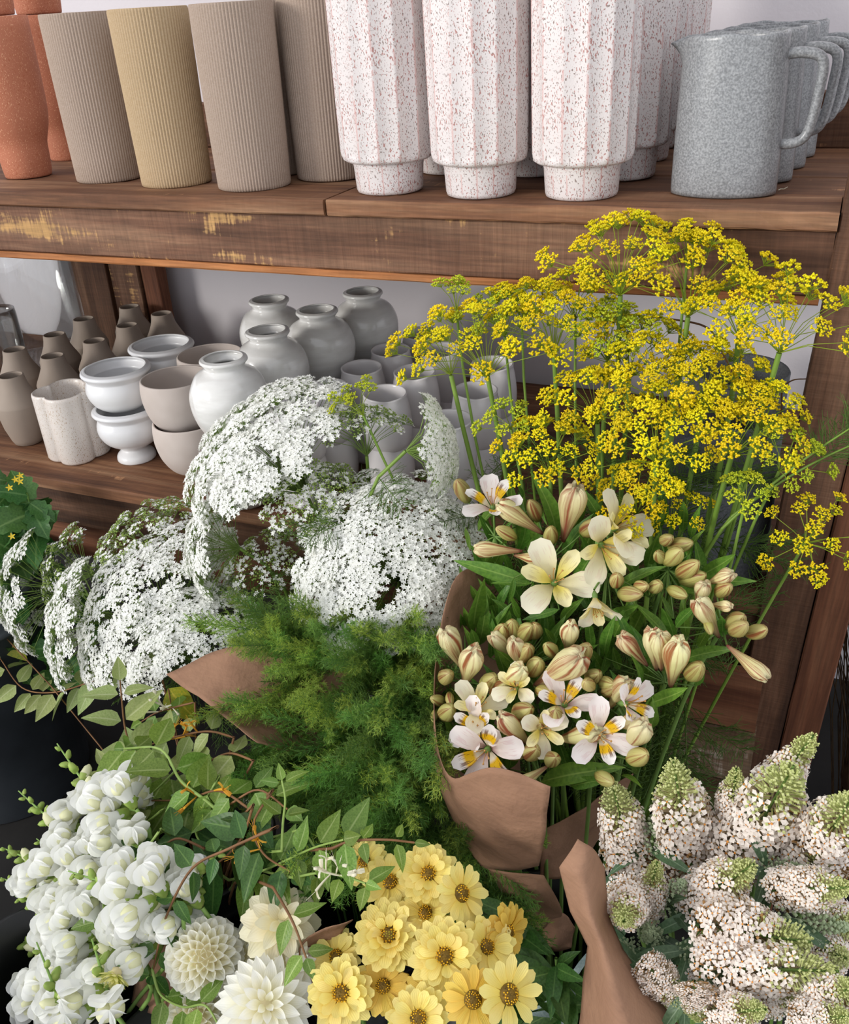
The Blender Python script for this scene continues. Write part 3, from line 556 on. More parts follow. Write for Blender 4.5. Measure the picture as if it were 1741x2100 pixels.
D = [  # hub px, hub py, depth, axis(x,y), R px, umbellets, spread, lime, label
 (1272, 606, 1.09, (-.02, -.15), 150, 26, 1.15, 0, 'tall yellow dill umbel rising highest in front of the wooden beam'),
 (1411, 650, 1.10, (.1, -.1), 150, 26, 1.12, 0, 'yellow dill umbel under the grey jug, right of the highest one'),
 (1408, 545, 1.12, (0, -.1), 75, 7, .7, 0, 'smallest topmost yellow dill sprig against the beam'),
 (1515, 693, 1.08, (-.05, -.2), 120, 20, 1.15, 0, 'yellow dill umbel with curved stalk left of the post'),
 (1598, 724, 1.05, (.22, -.15), 140, 20, 1.25, 0, 'yellow dill umbel reaching across the right post'),
 (1136, 727, 1.08, (-.1, -.2), 130, 26, 1.15, 0, 'dense yellow dill umbel below the beam, left of centre'),
 (1245, 742, 1.10, (.05, -.1), 105, 20, 1.0, 1, 'lime green young dill umbel in the middle of the bunch'),
 (1370, 862, 1.04, (0, -.35), 150, 34, 1.2, 0, 'broad yellow dill umbel at the heart of the bunch'),
 (1345, 948, .99, (.0, -.5), 130, 26, 1.15, 0, 'yellow dill umbel hanging low in front of the bunch'),
 (1128, 974, .99, (-.02, -.2), 100, 22, 1.15, 0, 'flat low yellow dill umbel above the pink-white alstroemeria'),
 (1000, 772, 1.06, (-.25, -.2), 150, 24, 1.25, 0, 'yellow dill umbel nearest the ball vases on the left'),
 (925, 770, 1.08, (-.3, 0), 110, 12, 1.1, 0, 'loose yellow dill umbel in front of the white cups'),
 (1225, 868, 1.04, (-.1, -.3), 110, 20, 1.1, 0, 'yellow dill umbel tucked between the green stalks'),
 (1440, 842, 1.05, (.15, -.3), 120, 26, 1.15, 0, 'yellow dill umbel right of the heart of the bunch'),
 (1290, 775, 1.10, (.05, -.2), 110, 20, 1.1, 0, 'yellow dill umbel under the lime green one'),
 (1305, 1055, 1.00, (-.1, -.4), 95, 16, 1.1, 0, 'shaded yellow dill umbel behind the open cream lilies'),
 (1375, 1080, 1.02, (.1, -.3), 80, 12, 1.0, 0, 'small shaded dill umbel just above the lily leaves'),
 (1500, 935, 1.0, (.25, -.2), 125, 18, 1.1, 0, 'yellow dill umbel in front of the grey planter'),
 (1598, 966, 1.0, (.5, -.3), 75, 11, 1.2, 1, 'lime green dill umbel leaning towards the post'),
 (1527, 1035, .97, (.1, -.3), 55, 8, 1.0, 1, 'little lime green dill sprig before the grey planter'),
 (1651, 1113, .98, (.45, -.8), 88, 18, 1.5, 0, 'lone yellow dill umbel spread over the post at lower right'),
 (1035, 690, 1.11, (-.1, -.1), 85, 16, 1.1, 1, 'lime green dill umbel just below the beam on the left'),
 (1070, 660, 1.13, (0, 0), 70, 14, 1.1, 0, 'yellow dill umbel touching the underside of the beam'),
 (936, 640, 1.10, (-.05, 0), 55, 6, .6, 1, 'thin olive dill sprig standing apart against the wall'),
 (745, 852, 1.07, (-.6, -.1), 65, 9, 1.1, 1, 'sparse dill sprig leaning over the white lace flowers'),
 (1048, 880, 1.0, (-.3, -.4), 50, 8, 1.3, 1, 'drooping lime dill sprig on an arched stalk'),
 (1180, 655, 1.12, (0, -.1), 90, 14, 1.0, 0, 'yellow dill umbel left of the highest one'),
 (1560, 880, 1.03, (.2, -.2), 90, 12, 1.0, 0, 'yellow dill umbel crossing the dark planters'),
]
for (px, py, Y, ax, rp, n, th, lm, lab) in D:
    hub = at(px, py, Y); dist = (hub-Vector((0, 0, CAMZ))).dot(CF); A = (ax[0], ax[1], 1)
    t, pts = stem_thing('dill_umbel', lab, 'dill', 'yellow dill umbels', 'dill', hub, (A[0]*.6, A[1]*.3, 1), 'dill_stem', .0042 if rp > 90 else .0028, .0032 if rp > 90 else .0018, .2)
    umbel(t, hub, A, rp*dist/FPX, n, th, DL if lm else DU, (1.0 if rp > 90 else .8), 'dill_ray', .1, .22)
    for k_ in range(4):
        i = R.randint(4, 7); o = pts[i]; part('frond', R.choice(TF), t, frame(o, (R.uniform(-.5, .5), R.uniform(-.5, .3), 1), R.uniform(0, 6), R.uniform(1.0, 1.6)))
for (px, py, Y, tx, ty, lab) in ((1480, 1085, .98, 1741, 880, 'upper bare dill side shoot reaching past the post'), (1500, 1060, .985, 1741, 915, 'lower bare dill side shoot reaching past the post')):
    p0 = at(px, py, Y); p1 = at(tx, ty, 1.0); t, pts = stem_thing('dill_shoot', lab, 'dill', 'dill side shoots', 'dill', p0, (p1-p0).normalized()+Vector((0, 0, .4)), 'dill_stem', .003, .002); b = MB(); b.tube([p-p0 for p in bez([p0, p0.lerp(p1, .5)+Vector((0, 0, .015)), p1], 6)], [.002, .001], 5); part('side_stem', b.mesh('side_stem', ['dill_stem']), t, Matrix.Translation(p0))
    for q in (.7, .95): part('frond', R.choice(TF), t, frame(p0.lerp(p1, q), (0, -.6, 1), -.6, 1.0, None))
A_ = [  # hub px, py, depth, axis (image right, image up, towards viewer), R px, N, spread, green, label
 (818, 1190, 1.02, (-.03, .48, .86), 188, 104, 1.15, 0, 'widest white lace umbel, a dome in the centre beside the lilies'),
 (628, 1012, 1.08, (-.52, .66, .50), 208, 104, .96, 0, 'large white lace umbel sloping down to the left below the cups'),
 (385, 1298, 1.00, (-.52, .45, .70), 190, 86, 1.02, 0, 'white lace umbel in the left half facing the viewer'),
 (146, 1208, 1.04, (-.96, .02, .2), 128, 48, 1.08, 0, 'leftmost white lace umbel seen edge-on'),
 (195, 1178, 1.07, (-.9, .22, .2), 92, 30, 1.15, 1, 'half-open greenish lace umbel behind the leftmost one'),
 (258, 1285, .95, (-.93, .12, .28), 145, 48, .98, 0, 'white lace umbel seen edge-on at the lower left'),
 (338, 1155, 1.08, (-.42, .72, .25), 118, 46, 1.2, 1, 'green-white lace umbel below the shelf edge on the left'),
 (492, 1125, 1.0, (-.97, .08, -.05), 96, 52, 1.3, 0, 'white lace umbel showing its green rays from the side'),
 (418, 1348, .92, (-.1, .72, .6), 130, 40, 1.05, 0, 'low white lace umbel just above the brown paper'),
 (655, 1075, 1.03, (-.02, .75, .6), 110, 42, 1.1, 1, 'half-open green-white lace umbel between the two large domes'),
 (752, 935, 1.10, (-.1, .9, .2), 90, 26, 1.1, 1, 'thin lace umbel at the back against the cups'),
 (832, 925, 1.02, (.98, .12, .12), 92, 40, 1.1, 0, 'upright white lace umbel seen edge-on next to the dill'),
 (565, 1195, 1.03, (-.1, .6, .6), 90, 28, 1.1, 1, 'small green lace umbel in the shade above the fern'),
 (690, 1215, .99, (-.35, -.1, .8), 70, 20, 1.1, 0, 'drooping white lace umbel under the central dome'),
]
for (px, py, Y, ax, rp, n, th, gr, lab) in A_:
    hub = at(px, py, Y); dist = (hub-Vector((0, 0, CAMZ))).dot(CF); ax = CR*ax[0]+CU*ax[1]-CF*ax[2]
    t, pts = stem_thing('lace_umbel', lab, 'lace flower', 'white lace flower umbels', 'ammi', hub, Vector(ax)*.8+Vector((0, 0, .35)), 'dill_stem', .0034, .0026, .16)
    for k_ in range(5): part('frond', R.choice(TF), t, frame(pts[R.randint(6, 8)], (R.uniform(-.6, .6), R.uniform(-.6, .2), 1), R.uniform(0, 6), R.uniform(.9, 1.4)))
    umbel(t, hub, ax, rp*dist/FPX, n, th, AG if gr else AU, 1.12 if n > 80 else (1.0 if n > 40 else .95), 'ammi_ray', .12, .07)
# ---------------------------------------------------------------- feathery fern
def plume(seed, L=.16):
    r = random.Random(seed); b = MB(); b.tube([(0, 0, 0), (L*.5, 0, .004), (L, 0, 0)], [.0011, .0004], 4, 2)
    nb = 22
    for i in range(nb):
        t = .05+.93*i/nb; o = Vector((L*t, 0, .004*math.sin(math.pi*t)))
        for sg in range(3):
            a = sg*2.09+i*1.1+r.uniform(-.3, .3); q = .037*(1-t)**.55*r.uniform(.7, 1.15)+.006; d = Vector((.85, .75*math.cos(a), .55*math.sin(a))).normalized(); e = o+d*q
            b.tube([o, e], (.00045, .0003), 3, 2); nn = max(4, int(q/.0026))
            for j in range(nn):
                c = o+d*q*((j+.6)/nn)
                for k_ in range(3):
                    nd = (d*.7+Vector((r.uniform(-1, 1), r.uniform(-1, 1), r.uniform(-1, 1)))*.75).normalized(); l = .0075*r.uniform(.7, 1.2); w = nd.orthogonal().normalized()*.00042
                    b.add([c-w, c+w, c+nd*l], [(0, 1, 2)], 1 if (t > .72 and seed % 2) or seed == 4 else 0)
    return b.mesh('frond', ['fern_green', 'fern_tip', 'fern_stem'], False)
PL = [plume(i) for i in range(5)]
FL = [('top left, dark, against the lace flowers', 570, 1290), ('tall at the back below the central lace dome', 645, 1310), ('standing behind, right of centre', 770, 1310), ('at the back right beside the paper', 860, 1330), ('spreading left over the brown paper', 560, 1430), ('yellow-tipped, left of centre', 610, 1360), ('upright in the middle', 710, 1350), ('right of the middle', 800, 1370), ('brushing the lily wrap', 880, 1430),
      ('lower left, reaching over the vine leaves', 520, 1570), ('left of the heart', 610, 1490), ('at the heart of the bunch', 700, 1480), ('right of the heart', 790, 1500), ('right edge by the paper', 870, 1560), ('bottom left tip', 600, 1640), ('bottom middle', 710, 1620), ('bottom right', 810, 1650), ('lowest, above the zinnias', 780, 1700)]
for i, (lab, px, py) in enumerate(FL):
    Y = .93-(py-1230)/480*.26; hub = at(px, py, Y)
    ax = Vector(((px-700)/650, -.35-.0009*(py-1230), 1.0-(py-1230)/420*.75)).normalized()
    t, pts = stem_thing('fern_stem', 'feathery green fern stem '+lab, 'fern', 'feathery fern stems', 'fern', hub, ax, 'fern_stem', .002, .0012, .12)
    for k_ in range(15):
        q = R.uniform(-.12, .03); o = hub+ax*q+Vector((R.uniform(-.045, .045), R.uniform(-.03, .03), R.uniform(-.03, .03))); dr = (ax*.9+Vector(((px-700)/800, -.45, 0))+Vector((R.uniform(-1, 1), R.uniform(-1, .5), R.uniform(-.5, .8)))*.75).normalized()
        o = o-dr*.05; part('frond', R.choice(PL), t, frame(o, dr, R.uniform(0, 6), R.uniform(.65, 1.0)) @ Matrix.Rotation(-math.pi/2, 4, 'Y'))
# ---------------------------------------------------------------- kraft paper
def sheet(t, rows, n=8, crump=.0020, name='sheet', label=None, fold=False):
    cr_ = (lambda P, n: [Vector(a).lerp(Vector(b_), j/n) for a, b_ in zip(P, P[1:]) for j in range(n)]+[Vector(P[-1])]) if fold else crom
    g = [crom([at(*p) for p in r], n) for r in rows]; m = len(g[0]); cols = [cr_([r[j] for r in g], n) for j in range(m)]
    k_ = len(cols[0]); b = MB(); rr = random.Random(len(rows)*7+m); ph = [rr.uniform(0, 6) for _ in range(6)]; o = WM[t.name].translation; V = []
    for i in range(k_):
        for j in range(m):
            p = cols[j][i]; w = 2.2*abs(math.sin(p.x*38+p.z*24+ph[0]))-1.1+1.6*abs(math.sin(p.z*55-p.x*33+ph[1]))-.8+.5*math.sin(p.y*150+p.x*90+ph[2]); V.append(p-o+Vector((.4, -.8, .3))*w*crump)
    b.add(V, [(i*m+j, i*m+j+1, (i+1)*m+j+1, (i+1)*m+j) for i in range(k_-1) for j in range(m-1)])
    ob = part(name, b.mesh(name, ['kraft']), t, WM[t.name], label); s = ob.modifiers.new('thickness', 'SOLIDIFY'); s.thickness = .0009; s.offset = 0; return ob
bx, by, _ = BK['alstro']; t = thing('kraft_paper_wrap', 'brown kraft paper wrapped round the alstroemeria bunch', 'paper', (bx, by, .40))
sheet(t, [[(1062, 1190, 1.0), (945, 1172, .93), (897, 1330, .84), (893, 1500, .74), (925, 1592, .68), (1010, 1572, .66), (1128, 1612, .66)],
          [(1062, 1480, .93), (965, 1450, .87), (905, 1530, .79), (899, 1600, .73), (938, 1680, .69), (1020, 1690, .665), (1120, 1695, .665)],
          [(1080, 1760, .86), (1010, 1745, .82), (965, 1735, .77), (962, 1745, .73), (995, 1778, .70), (1045, 1783, .69), (1106, 1776, .685)]])
sheet(t, [[(1298, 1585, .86), (1210, 1648, .80), (1108, 1708, .765)], [(1265, 1665, .85), (1190, 1718, .80), (1108, 1752, .76)], [(1225, 1722, .84), (1180, 1790, .80), (1108, 1800, .765)]])
sheet(t, [[(1000, 1779, .70), (1060, 1790, .695), (1116, 1797, .70)], [(1030, 1832, .72), (1095, 1836, .705), (1152, 1868, .72)], [(1062, 1886, .76), (1105, 1905, .75), (1130, 1885, .745)]])
sheet(t, [[(1120, 1880, .745), (1150, 1865, .75), (1178, 1900, .765)], [(1108, 1920, .76), (1140, 1915, .745), (1175, 1925, .77)], [(1115, 1945, .77), (1145, 1948, .765), (1170, 1938, .775)]], 5, .004)
bx, by, _ = BK['bud']; t = thing('kraft_paper_wrap', 'brown kraft paper fold standing left of the butterfly bush spikes', 'paper', (bx, by, .40))
sheet(t, [[(1183, 1716, .60), (1215, 1738, .605), (1238, 1776, .625)], [(1147, 1778, .585), (1195, 1790, .58), (1241, 1812, .605)], [(1170, 1870, .575), (1210, 1870, .565), (1250, 1882, .595)], [(1206, 1942, .57), (1235, 1935, .553), (1277, 1947, .585)], [(1197, 2005, .555), (1252, 2003, .535), (1317, 2002, .57)], [(1185, 2112, .53), (1275, 2112, .50), (1398, 2112, .545)]], fold=True)
bx, by, _ = BK['fern']; t = thing('kraft_paper_wrap', 'brown kraft paper corner jutting out left of the fern', 'paper', (bx, by, .40))
sheet(t, [[(340, 1384, .80), (470, 1327, .84), (600, 1325, .87), (720, 1340, .88)], [(430, 1446, .76), (520, 1430, .80), (640, 1420, .85), (730, 1440, .86)], [(528, 1522, .72), (600, 1540, .76), (680, 1540, .8), (740, 1540, .82)]])
bx, by, _ = BK['dahlia']; t = thing('kraft_paper_wrap', 'brown kraft paper edge left of the white dahlias', 'paper', (bx, by, .40))
sheet(t, [[(434, 1832, .58), (405, 1885, .56), (385, 1925, .55)], [(302, 1923, .54), (330, 1950, .525), (372, 1985, .515)], [(270, 2056, .50), (312, 2075, .485), (365, 2105, .475)]])
bx, by, _ = BK['zinnia']; t = thing('kraft_paper_wrap', 'brown kraft paper curl between dahlias and zinnias', 'paper', (bx, by, .40))
sheet(t, [[(724, 1883, .55), (700, 1915, .56), (690, 1960, .54)], [(624, 1926, .535), (645, 1955, .545), (660, 2000, .53)], [(614, 1988, .51), (628, 2025, .52), (645, 2070, .50)]])
# ---------------------------------------------------------------- alstroemeria
def mk_petal(L, Wd, prof, bend, cup, mat, nu=7, nv=4, wav=.12, name='petal', ph=0.0):
    b = MB(); b.blade(L, Wd, prof, bend, cup, nu, nv, 0, None, wav, 0, ph); return b.mesh(name, [mat])
spat = lambda t: (.14+.86*max(0, math.sin(math.pi*.5*min(1, (t/.72))))**1.5)*(1 if t < .78 else math.sqrt(max(.05, 1-((t-.78)/.24)**2)))
narrow = lambda t: (.22+.78*math.sin(math.pi*min(1, t**1.1*.9+.02)))*(1 if t < .9 else .7)
AP = {'cream': [mk_petal(.052, .030, spat, -.75, .25, 'tepal_cream', ph=p) for p in (0, 2)], 'yellow': [mk_petal(.046, .019, spat, -.55, .5, 'tepal_yellow')],
      'pink': [mk_petal(.050, .027, spat, -.8, .25, 'tepal_pink', ph=p) for p in (1, 3)], 'blotch': [mk_petal(.044, .018, spat, -.6, .35, 'tepal_blotch')]}
def bud_mesh(L, r, mat, openend):
    b = MB(); n = 18; pr = [(.16, 0), (.27, .10), (.46, .3), (.74, .52), (.96, .70), (.98, .80), (.84, .9), (.62, .97), (.30, .985)] if openend else [(.15, 0), (.6, .1), (.95, .33), (1., .52), (.8, .75), (.45, .92), (.06, 1.)]
    b.lathe([(q*r, z*L) for q, z in pr], n, 0, lambda a, i, z: 1+.12*abs(math.cos(1.5*a))*(.4+z/L)+.04*math.cos(6*a)+(.16*math.sin(3*a+1) if openend and i > 5 else 0), True)
    if openend: b.v = [(x, y, z+(.05*math.sin(5*math.atan2(y, x)+1) if z > .94 else 0)) for x, y, z in b.v]
    return b.mesh('bud', [mat])
BLG = bud_mesh(1, .165, 'bud_large', True); BSM = bud_mesh(1, .205, 'bud_small', False)
AL = [MB() for _ in range(3)]; ALM = []
for i, q in enumerate(AL): q.blade(1, .2, lance, (-.5, -.9, .35)[i], .35, 9, 2, 0, None, .1, (.5, -.4, .2)[i]); ALM.append(q.mesh('leaf', ['alstro_leaf']))
def cx(x, y): return 870+x/2.385, 950+y/2.385
def ady(py): return .985-(py-1000)/600*.27
STEMS = [(1015, 1100, 'at the top left, beside the central lace dome'), (1125, 1150, 'with the large open cream bloom'), (1245, 1175, 'with cream blooms high under the dill'), (1370, 1170, 'of closed buds right of the cream blooms'), (1480, 1290, 'reaching farthest right in front of the crate'), (1365, 1400, 'with three upright pink-striped buds'),
         (1065, 1370, 'in the middle of the bunch, buds upright'), (955, 1400, 'with long buds by the left paper edge'), (1150, 1465, 'with the white and yellow open bloom in the centre'), (1215, 1545, 'with the pink-white star bloom low at the right'), (1000, 1525, 'with pink-white blooms spilling over the front paper'), (1285, 1480, 'with the pale pink bloom turned right'), (915, 1445, 'of small pale buds outside the left paper edge'), (1105, 1590, 'with one long bud lying over the front paper')]
ST = []
for (px, py, lab) in STEMS:
    hub = at(px, py, ady(py)+.03); t, pts = stem_thing('alstroemeria_stem', 'alstroemeria stem '+lab, 'alstroemeria', 'alstroemeria stems', 'alstro', hub, ((px-1150)/900, -.25, 1), 'stem_green', .0032, .0024, .16); ST.append((t, hub, px, py, MB()))
def near(px, py): return min(ST, key=lambda s: (s[2]-px)**2+(s[3]-py)**2)
FLW = [(640, 560, 'cream', 125, (-.1, .35)), (900, 430, 'cream', 115, (.25, -.35)), (985, 290, 'cream', 115, (.7, .5)), (842, 720, 'cream', 85, (0, -1.6)), (330, 165, 'pink', 100, (-.2, 1.0)), (690, 1150, 'pink', 105, (-.1, .7)), (265, 1180, 'cream', 90, (.2, .8)), (240, 1290, 'pink', 90, (-.5, .2)), (285, 1430, 'pink', 125, (-.35, -.1)), (875, 1335, 'pink', 110, (.05, .15)), (1040, 1175, 'pink', 95, (.8, .2)), (435, 1090, 'cream', 70, (-.5, .4)), (585, 1310, 'cream', 80, (.1, .0))]
for (x, y, kind, sz, tilt) in FLW:
    px, py = cx(x, y); Y = ady(py)-.02; c = at(px, py, Y); ax = (-CF+CR*tilt[0]+CU*tilt[1]).normalized(); t, hub, _, _, pb = near(px, py); s = sz*(c-Vector((0, 0, CAMZ))).dot(CF)/FPX/.075
    base = c-ax*.026*s; s *= 1.12; F = frame(base, ax, R.uniform(0, 1)); cen = MB(); cen.lathe([(.002, -.012), (.0045, -.006), (.0045, .0), (.003, .008)], 10, 0, None, True, Matrix.Scale(s, 4))
    for q in range(5): a = q*1.256; cen.tube([(0, 0, 0), (.005*math.cos(a)*s, .005*math.sin(a)*s, .02*s), (.008*math.cos(a)*s, .008*math.sin(a)*s-.002, .03*s)], .0005, 3, 1); cen.ball((.008*math.cos(a)*s, .008*math.sin(a)*s-.002, .031*s), .0015, 1, True)
    fo = part('blossom', cen.mesh('blossom', ['stem_green', 'anther']), t, F)
    op = .42 if tilt[1] > -1 else .12
    for q in range(6):
        inner = q % 2; key = ({'cream': 'yellow', 'pink': 'blotch'}[kind] if inner else kind); el = math.radians(90)-(op+.35+R.uniform(-.12, .12))*(.8 if inner else 1)
        m = F @ Matrix.Rotation(q*math.pi/3+R.uniform(-.1, .1), 4, 'Z') @ Matrix.Translation((.003*s, 0, 0)) @ Matrix.Rotation(-el, 4, 'Y') @ Matrix.Diagonal((s, s, s, 1)); part('petal', R.choice(AP[key]), fo, m)
    pb.tube([p-hub for p in bez([hub, hub.lerp(base, .5)+Vector((0, 0, .01)), base-ax*.01], 5)], [.0016, .0013], 5)
BIG = [(580, 345, 385, 215), (680, 380, 740, 140), (480, 430, 268, 420), (440, 450, 550, 470), (200, 1020, 110, 840), (195, 1090, 240, 930), (540, 1090, 745, 955), (440, 960, 345, 850), (700, 930, 715, 800), (1090, 990, 975, 860), (1135, 1010, 1120, 840), (1205, 1090, 1240, 890), (1480, 890, 1660, 1040), (1440, 850, 1350, 690), (1330, 700, 1370, 600), (640, 1355, 835, 1320), (530, 1390, 390, 1250), (605, 1480, 440, 1590), (980, 1410, 1070, 1290), (900, 1200, 985, 1080), (930, 1290, 1025, 1260), (1400, 690, 1490, 700), (1380, 590, 1495, 545), (480, 1010, 440, 880), (1160, 1010, 1150, 850), (380, 1080, 470, 1010)]
SML = [(215, 190, 165, 90), (560, 280, 520, 190), (450, 370, 360, 320), (770, 345, 845, 290), (620, 390, 620, 320), (1160, 385, 1205, 365), (1195, 410, 1300, 390), (1180, 490, 1250, 430), (1240, 550, 1330, 490), (1250, 575, 1365, 550), (1190, 610, 1275, 650), (1030, 610, 1085, 600), (950, 640, 1055, 640), (935, 600, 945, 550), (1430, 640, 1490, 600), (1480, 800, 1555, 750), (1575, 835, 1665, 815), (1290, 1050, 1350, 990), (470, 860, 520, 800), (535, 850, 545, 795), (375, 870, 385, 800), (425, 860, 430, 780), (470, 960, 510, 900), (520, 1030, 560, 970), (290, 1090, 340, 1050), (350, 1160, 395, 1080), (550, 1110, 620, 1125), (440, 1230, 515, 1200), (640, 1270, 640, 1210), (515, 1285, 565, 1275), (395, 1410, 480, 1415), (500, 1430, 545, 1400), (1000, 1450, 1080, 1425), (100, 1170, 40, 1150), (120, 1120, 130, 1180), (60, 1200, 45, 1260), (90, 1240, 130, 1200), (90, 1060, 120, 1030), (840, 1520, 915, 1560), (800, 1060, 850, 1030), (860, 1070, 920, 1080), (880, 1120, 930, 1100), (820, 1100, 790, 1070), (1380, 760, 1400, 830), (1500, 830, 1570, 790), (1170, 480, 1140, 440), (1110, 620, 1150, 590), (640, 940, 600, 890), (760, 950, 800, 900), (610, 1460, 640, 1440)]
for lst, me in ((BIG, BLG), (SML, BSM)):
    for (x0, y0, x1, y1) in lst:
        a0, a1 = cx(x0, y0), cx(x1, y1); Y = ady((a0[1]+a1[1])/2)+R.uniform(-.012, .012); p0 = at(*a0, Y+.008); p1 = at(*a1, Y-.012); t, hub, _, _, pb = near(*a0); L = (p1-p0).length*1.1
        part('bud', me, t, frame(p0, p1-p0, R.uniform(0, 6), L)); pb.tube([p-hub for p in bez([hub, hub.lerp(p0, .6)-Vector((0, -.01, .006)), p0], 4)], [.0014, .0011], 4)
LV = [(650, 380, 615, 80), (520, 585, 150, 475), (520, 590, 335, 575), (1090, 520, 1135, 315), (1240, 610, 1575, 545), (1330, 560, 1550, 450), (950, 610, 1110, 490), (660, 715, 480, 765), (880, 765, 1070, 685), (660, 990, 800, 895), (510, 1065, 355, 885), (1080, 1180, 1320, 1110), (1270, 960, 1480, 890), (570, 1560, 900, 1465), (720, 1580, 870, 1540), (480, 180, 470, 100), (560, 190, 590, 300), (905, 320, 905, 235), (800, 470, 785, 360), (1290, 450, 1310, 340), (1150, 300, 1160, 210), (240, 820, 265, 530), (260, 900, 225, 790), (470, 760, 400, 640), (700, 900, 690, 760), (880, 950, 890, 780), (1190, 850, 1060, 690), (1220, 760, 1130, 640), (1230, 800, 1300, 700), (570, 1200, 590, 1060), (340, 1180, 450, 1210), (135, 1400, 130, 1270), (700, 1240, 730, 1150), (1100, 1300, 1155, 1215), (960, 1530, 1040, 1525), (1060, 1080, 1050, 960), (1330, 1090, 1370, 1010), (1460, 850, 1460, 720), (1150, 960, 1210, 870), (820, 900, 800, 780), (760, 820, 840, 740), (1000, 930, 1010, 760), (930, 850, 990, 700), (640, 880, 570, 800), (560, 640, 640, 600), (1350, 640, 1270, 620), (500, 1350, 430, 1330), (820, 1480, 780, 1420), (1340, 900, 1400, 800), (440, 560, 420, 700)]
for _ in range(190):
    x_, y_ = R.uniform(150, 1400), R.uniform(250, 1500); a_ = R.uniform(-.6, .6); l_ = R.uniform(110, 210)
    if x_ > 1100 and y_ > 900: continue
    LV.append((x_, y_+40, x_+l_*math.sin(a_), y_+40-l_*math.cos(a_), .03))
for (x0, y0, x1, y1, *ex) in LV:
    a0, a1 = cx(x0, y0), cx(x1, y1); Y = ady((a0[1]+a1[1])/2)+.012+(ex[0] if ex else 0); p0 = at(*a0, Y+.01); p1 = at(*a1, Y-.01); t, hub, _, _, pb = near(*a0); d = p1-p0; L = d.length*1.05
    nz = (-CF+Vector((R.uniform(-.7, .7), 0, R.uniform(0, .8)))); x = d.normalized(); y = nz.cross(x).normalized(); z = x.cross(y); m = Matrix((x, y, z)).transposed().to_4x4(); part('leaf', R.choice(ALM), t, Matrix.Translation(p0) @ m @ Matrix.Diagonal((L, min(L, .14)*1.05, L, 1)))
    pb.tube([p-hub for p in bez([hub, hub.lerp(p0, .5), p0], 3)], .001, 3)
for t, hub, _, _, pb in ST:
    if pb.v: part('pedicels', pb.mesh('pedicels', ['stem_green']), t, Matrix.Translation(hub))
# ---------------------------------------------------------------- zinnias
def camdir(p): return (Vector((0, 0, CAMZ))-p).normalized()
def face(p, dx, dy): return (camdir(p)+CR*dx+CU*dy).normalized()
ZP = [mk_petal(.034, .0155, obov, .25, .22, 'zinnia_petal', 5, 2, .05, ph=p) for p in (0, 2)]+[mk_petal(.034, .0145, obov, -.35, .15, 'zinnia_petal', 5, 2, .1, ph=1)]
ZD = [mk_petal(.034, .0145, obov, -.3, .2, 'zinnia_petal_deep', 5, 2, .1, ph=p) for p in (0, 2)]
def zin_center(seed, eye):
    r = random.Random(seed); b = MB(); b.lathe([(.012, -.003), (.0125, .001), (.008, .005), (.004, .0068), (.001, .0072)], 16, 0)
    for i in range(46):
        q = math.sqrt((i+.5)/46); ph = 2.4*i; x, y = .0108*q*math.cos(ph), .0108*q*math.sin(ph); z = .0070-.006*q*q
        if eye and q < .5: b.ball((x, y, z+.0008), .0011, 2, True)
        elif q > .5 or not eye: b.ball((x, y, z+.0015+r.uniform(0, .002)), .00125 if q > .5 else .0010, 1 if r.random() < .8 and (q > .5 or eye) else 0, True, (1, 1, 1.5))
    return b.mesh('flower_center', ['zinnia_center', 'zinnia_pollen', 'zinnia_eye'])
ZC = [zin_center(1, False), zin_center(2, True)]
Z = [(878, 1792, .585, 62, (.05, .25), 3, 0, 'zinnia at the top of the bunch'), (800, 1809, .58, 58, (-.2, .35), 2, 0, 'zinnia at the upper left, partly behind the top one'), (947, 1832, .565, 60, (.75, .1), 1, 0, 'zinnia at the upper right turned away to the right'), (797, 1918, .53, 72, (-.05, .1), 4, 1, 'full pale zinnia with greenish eye, left of centre'), (912, 1961, .505, 74, (.05, .05), 3, 0, 'full pale zinnia in the centre of the bunch'),
     (700, 2036, .48, 72, (-.2, -.05), 3, 0, 'zinnia at the lower left beside the dahlias'), (970, 2050, .475, 62, (.1, -.1), 1, 2, 'golden zinnia near the bottom right with orange pollen'), (1044, 2039, .49, 72, (.5, -.05), 1, 0, 'zinnia with widely spaced petals at the far right'), (786, 2022, .50, 58, (-.1, 0), 2, 2, 'golden zinnia squeezed between the lower left and centre blooms'), (998, 1941, .535, 62, (.45, .1), 2, 0, 'zinnia behind the centre bloom on the right'),
     (1040, 1912, .56, 60, (.9, -.35), 2, 2, 'shaded zinnia hanging to the right behind the others'), (878, 2040, .50, 52, (0, -.1), 2, 2, 'golden zinnia low in the middle, mostly hidden'), (858, 2088, .455, 66, (-.05, -.1), 2, 0, 'zinnia cut by the bottom edge of the photo'), (748, 1768, .60, 52, (-.6, .9), 2, 0, 'zinnia turned up and away at the top left'), (690, 1962, .54, 56, (-.5, .2), 2, 0, 'zinnia half hidden behind the paper curl'), (872, 1872, .56, 55, (0, .2), 2, 0, 'zinnia in the gap between the top and centre blooms')]
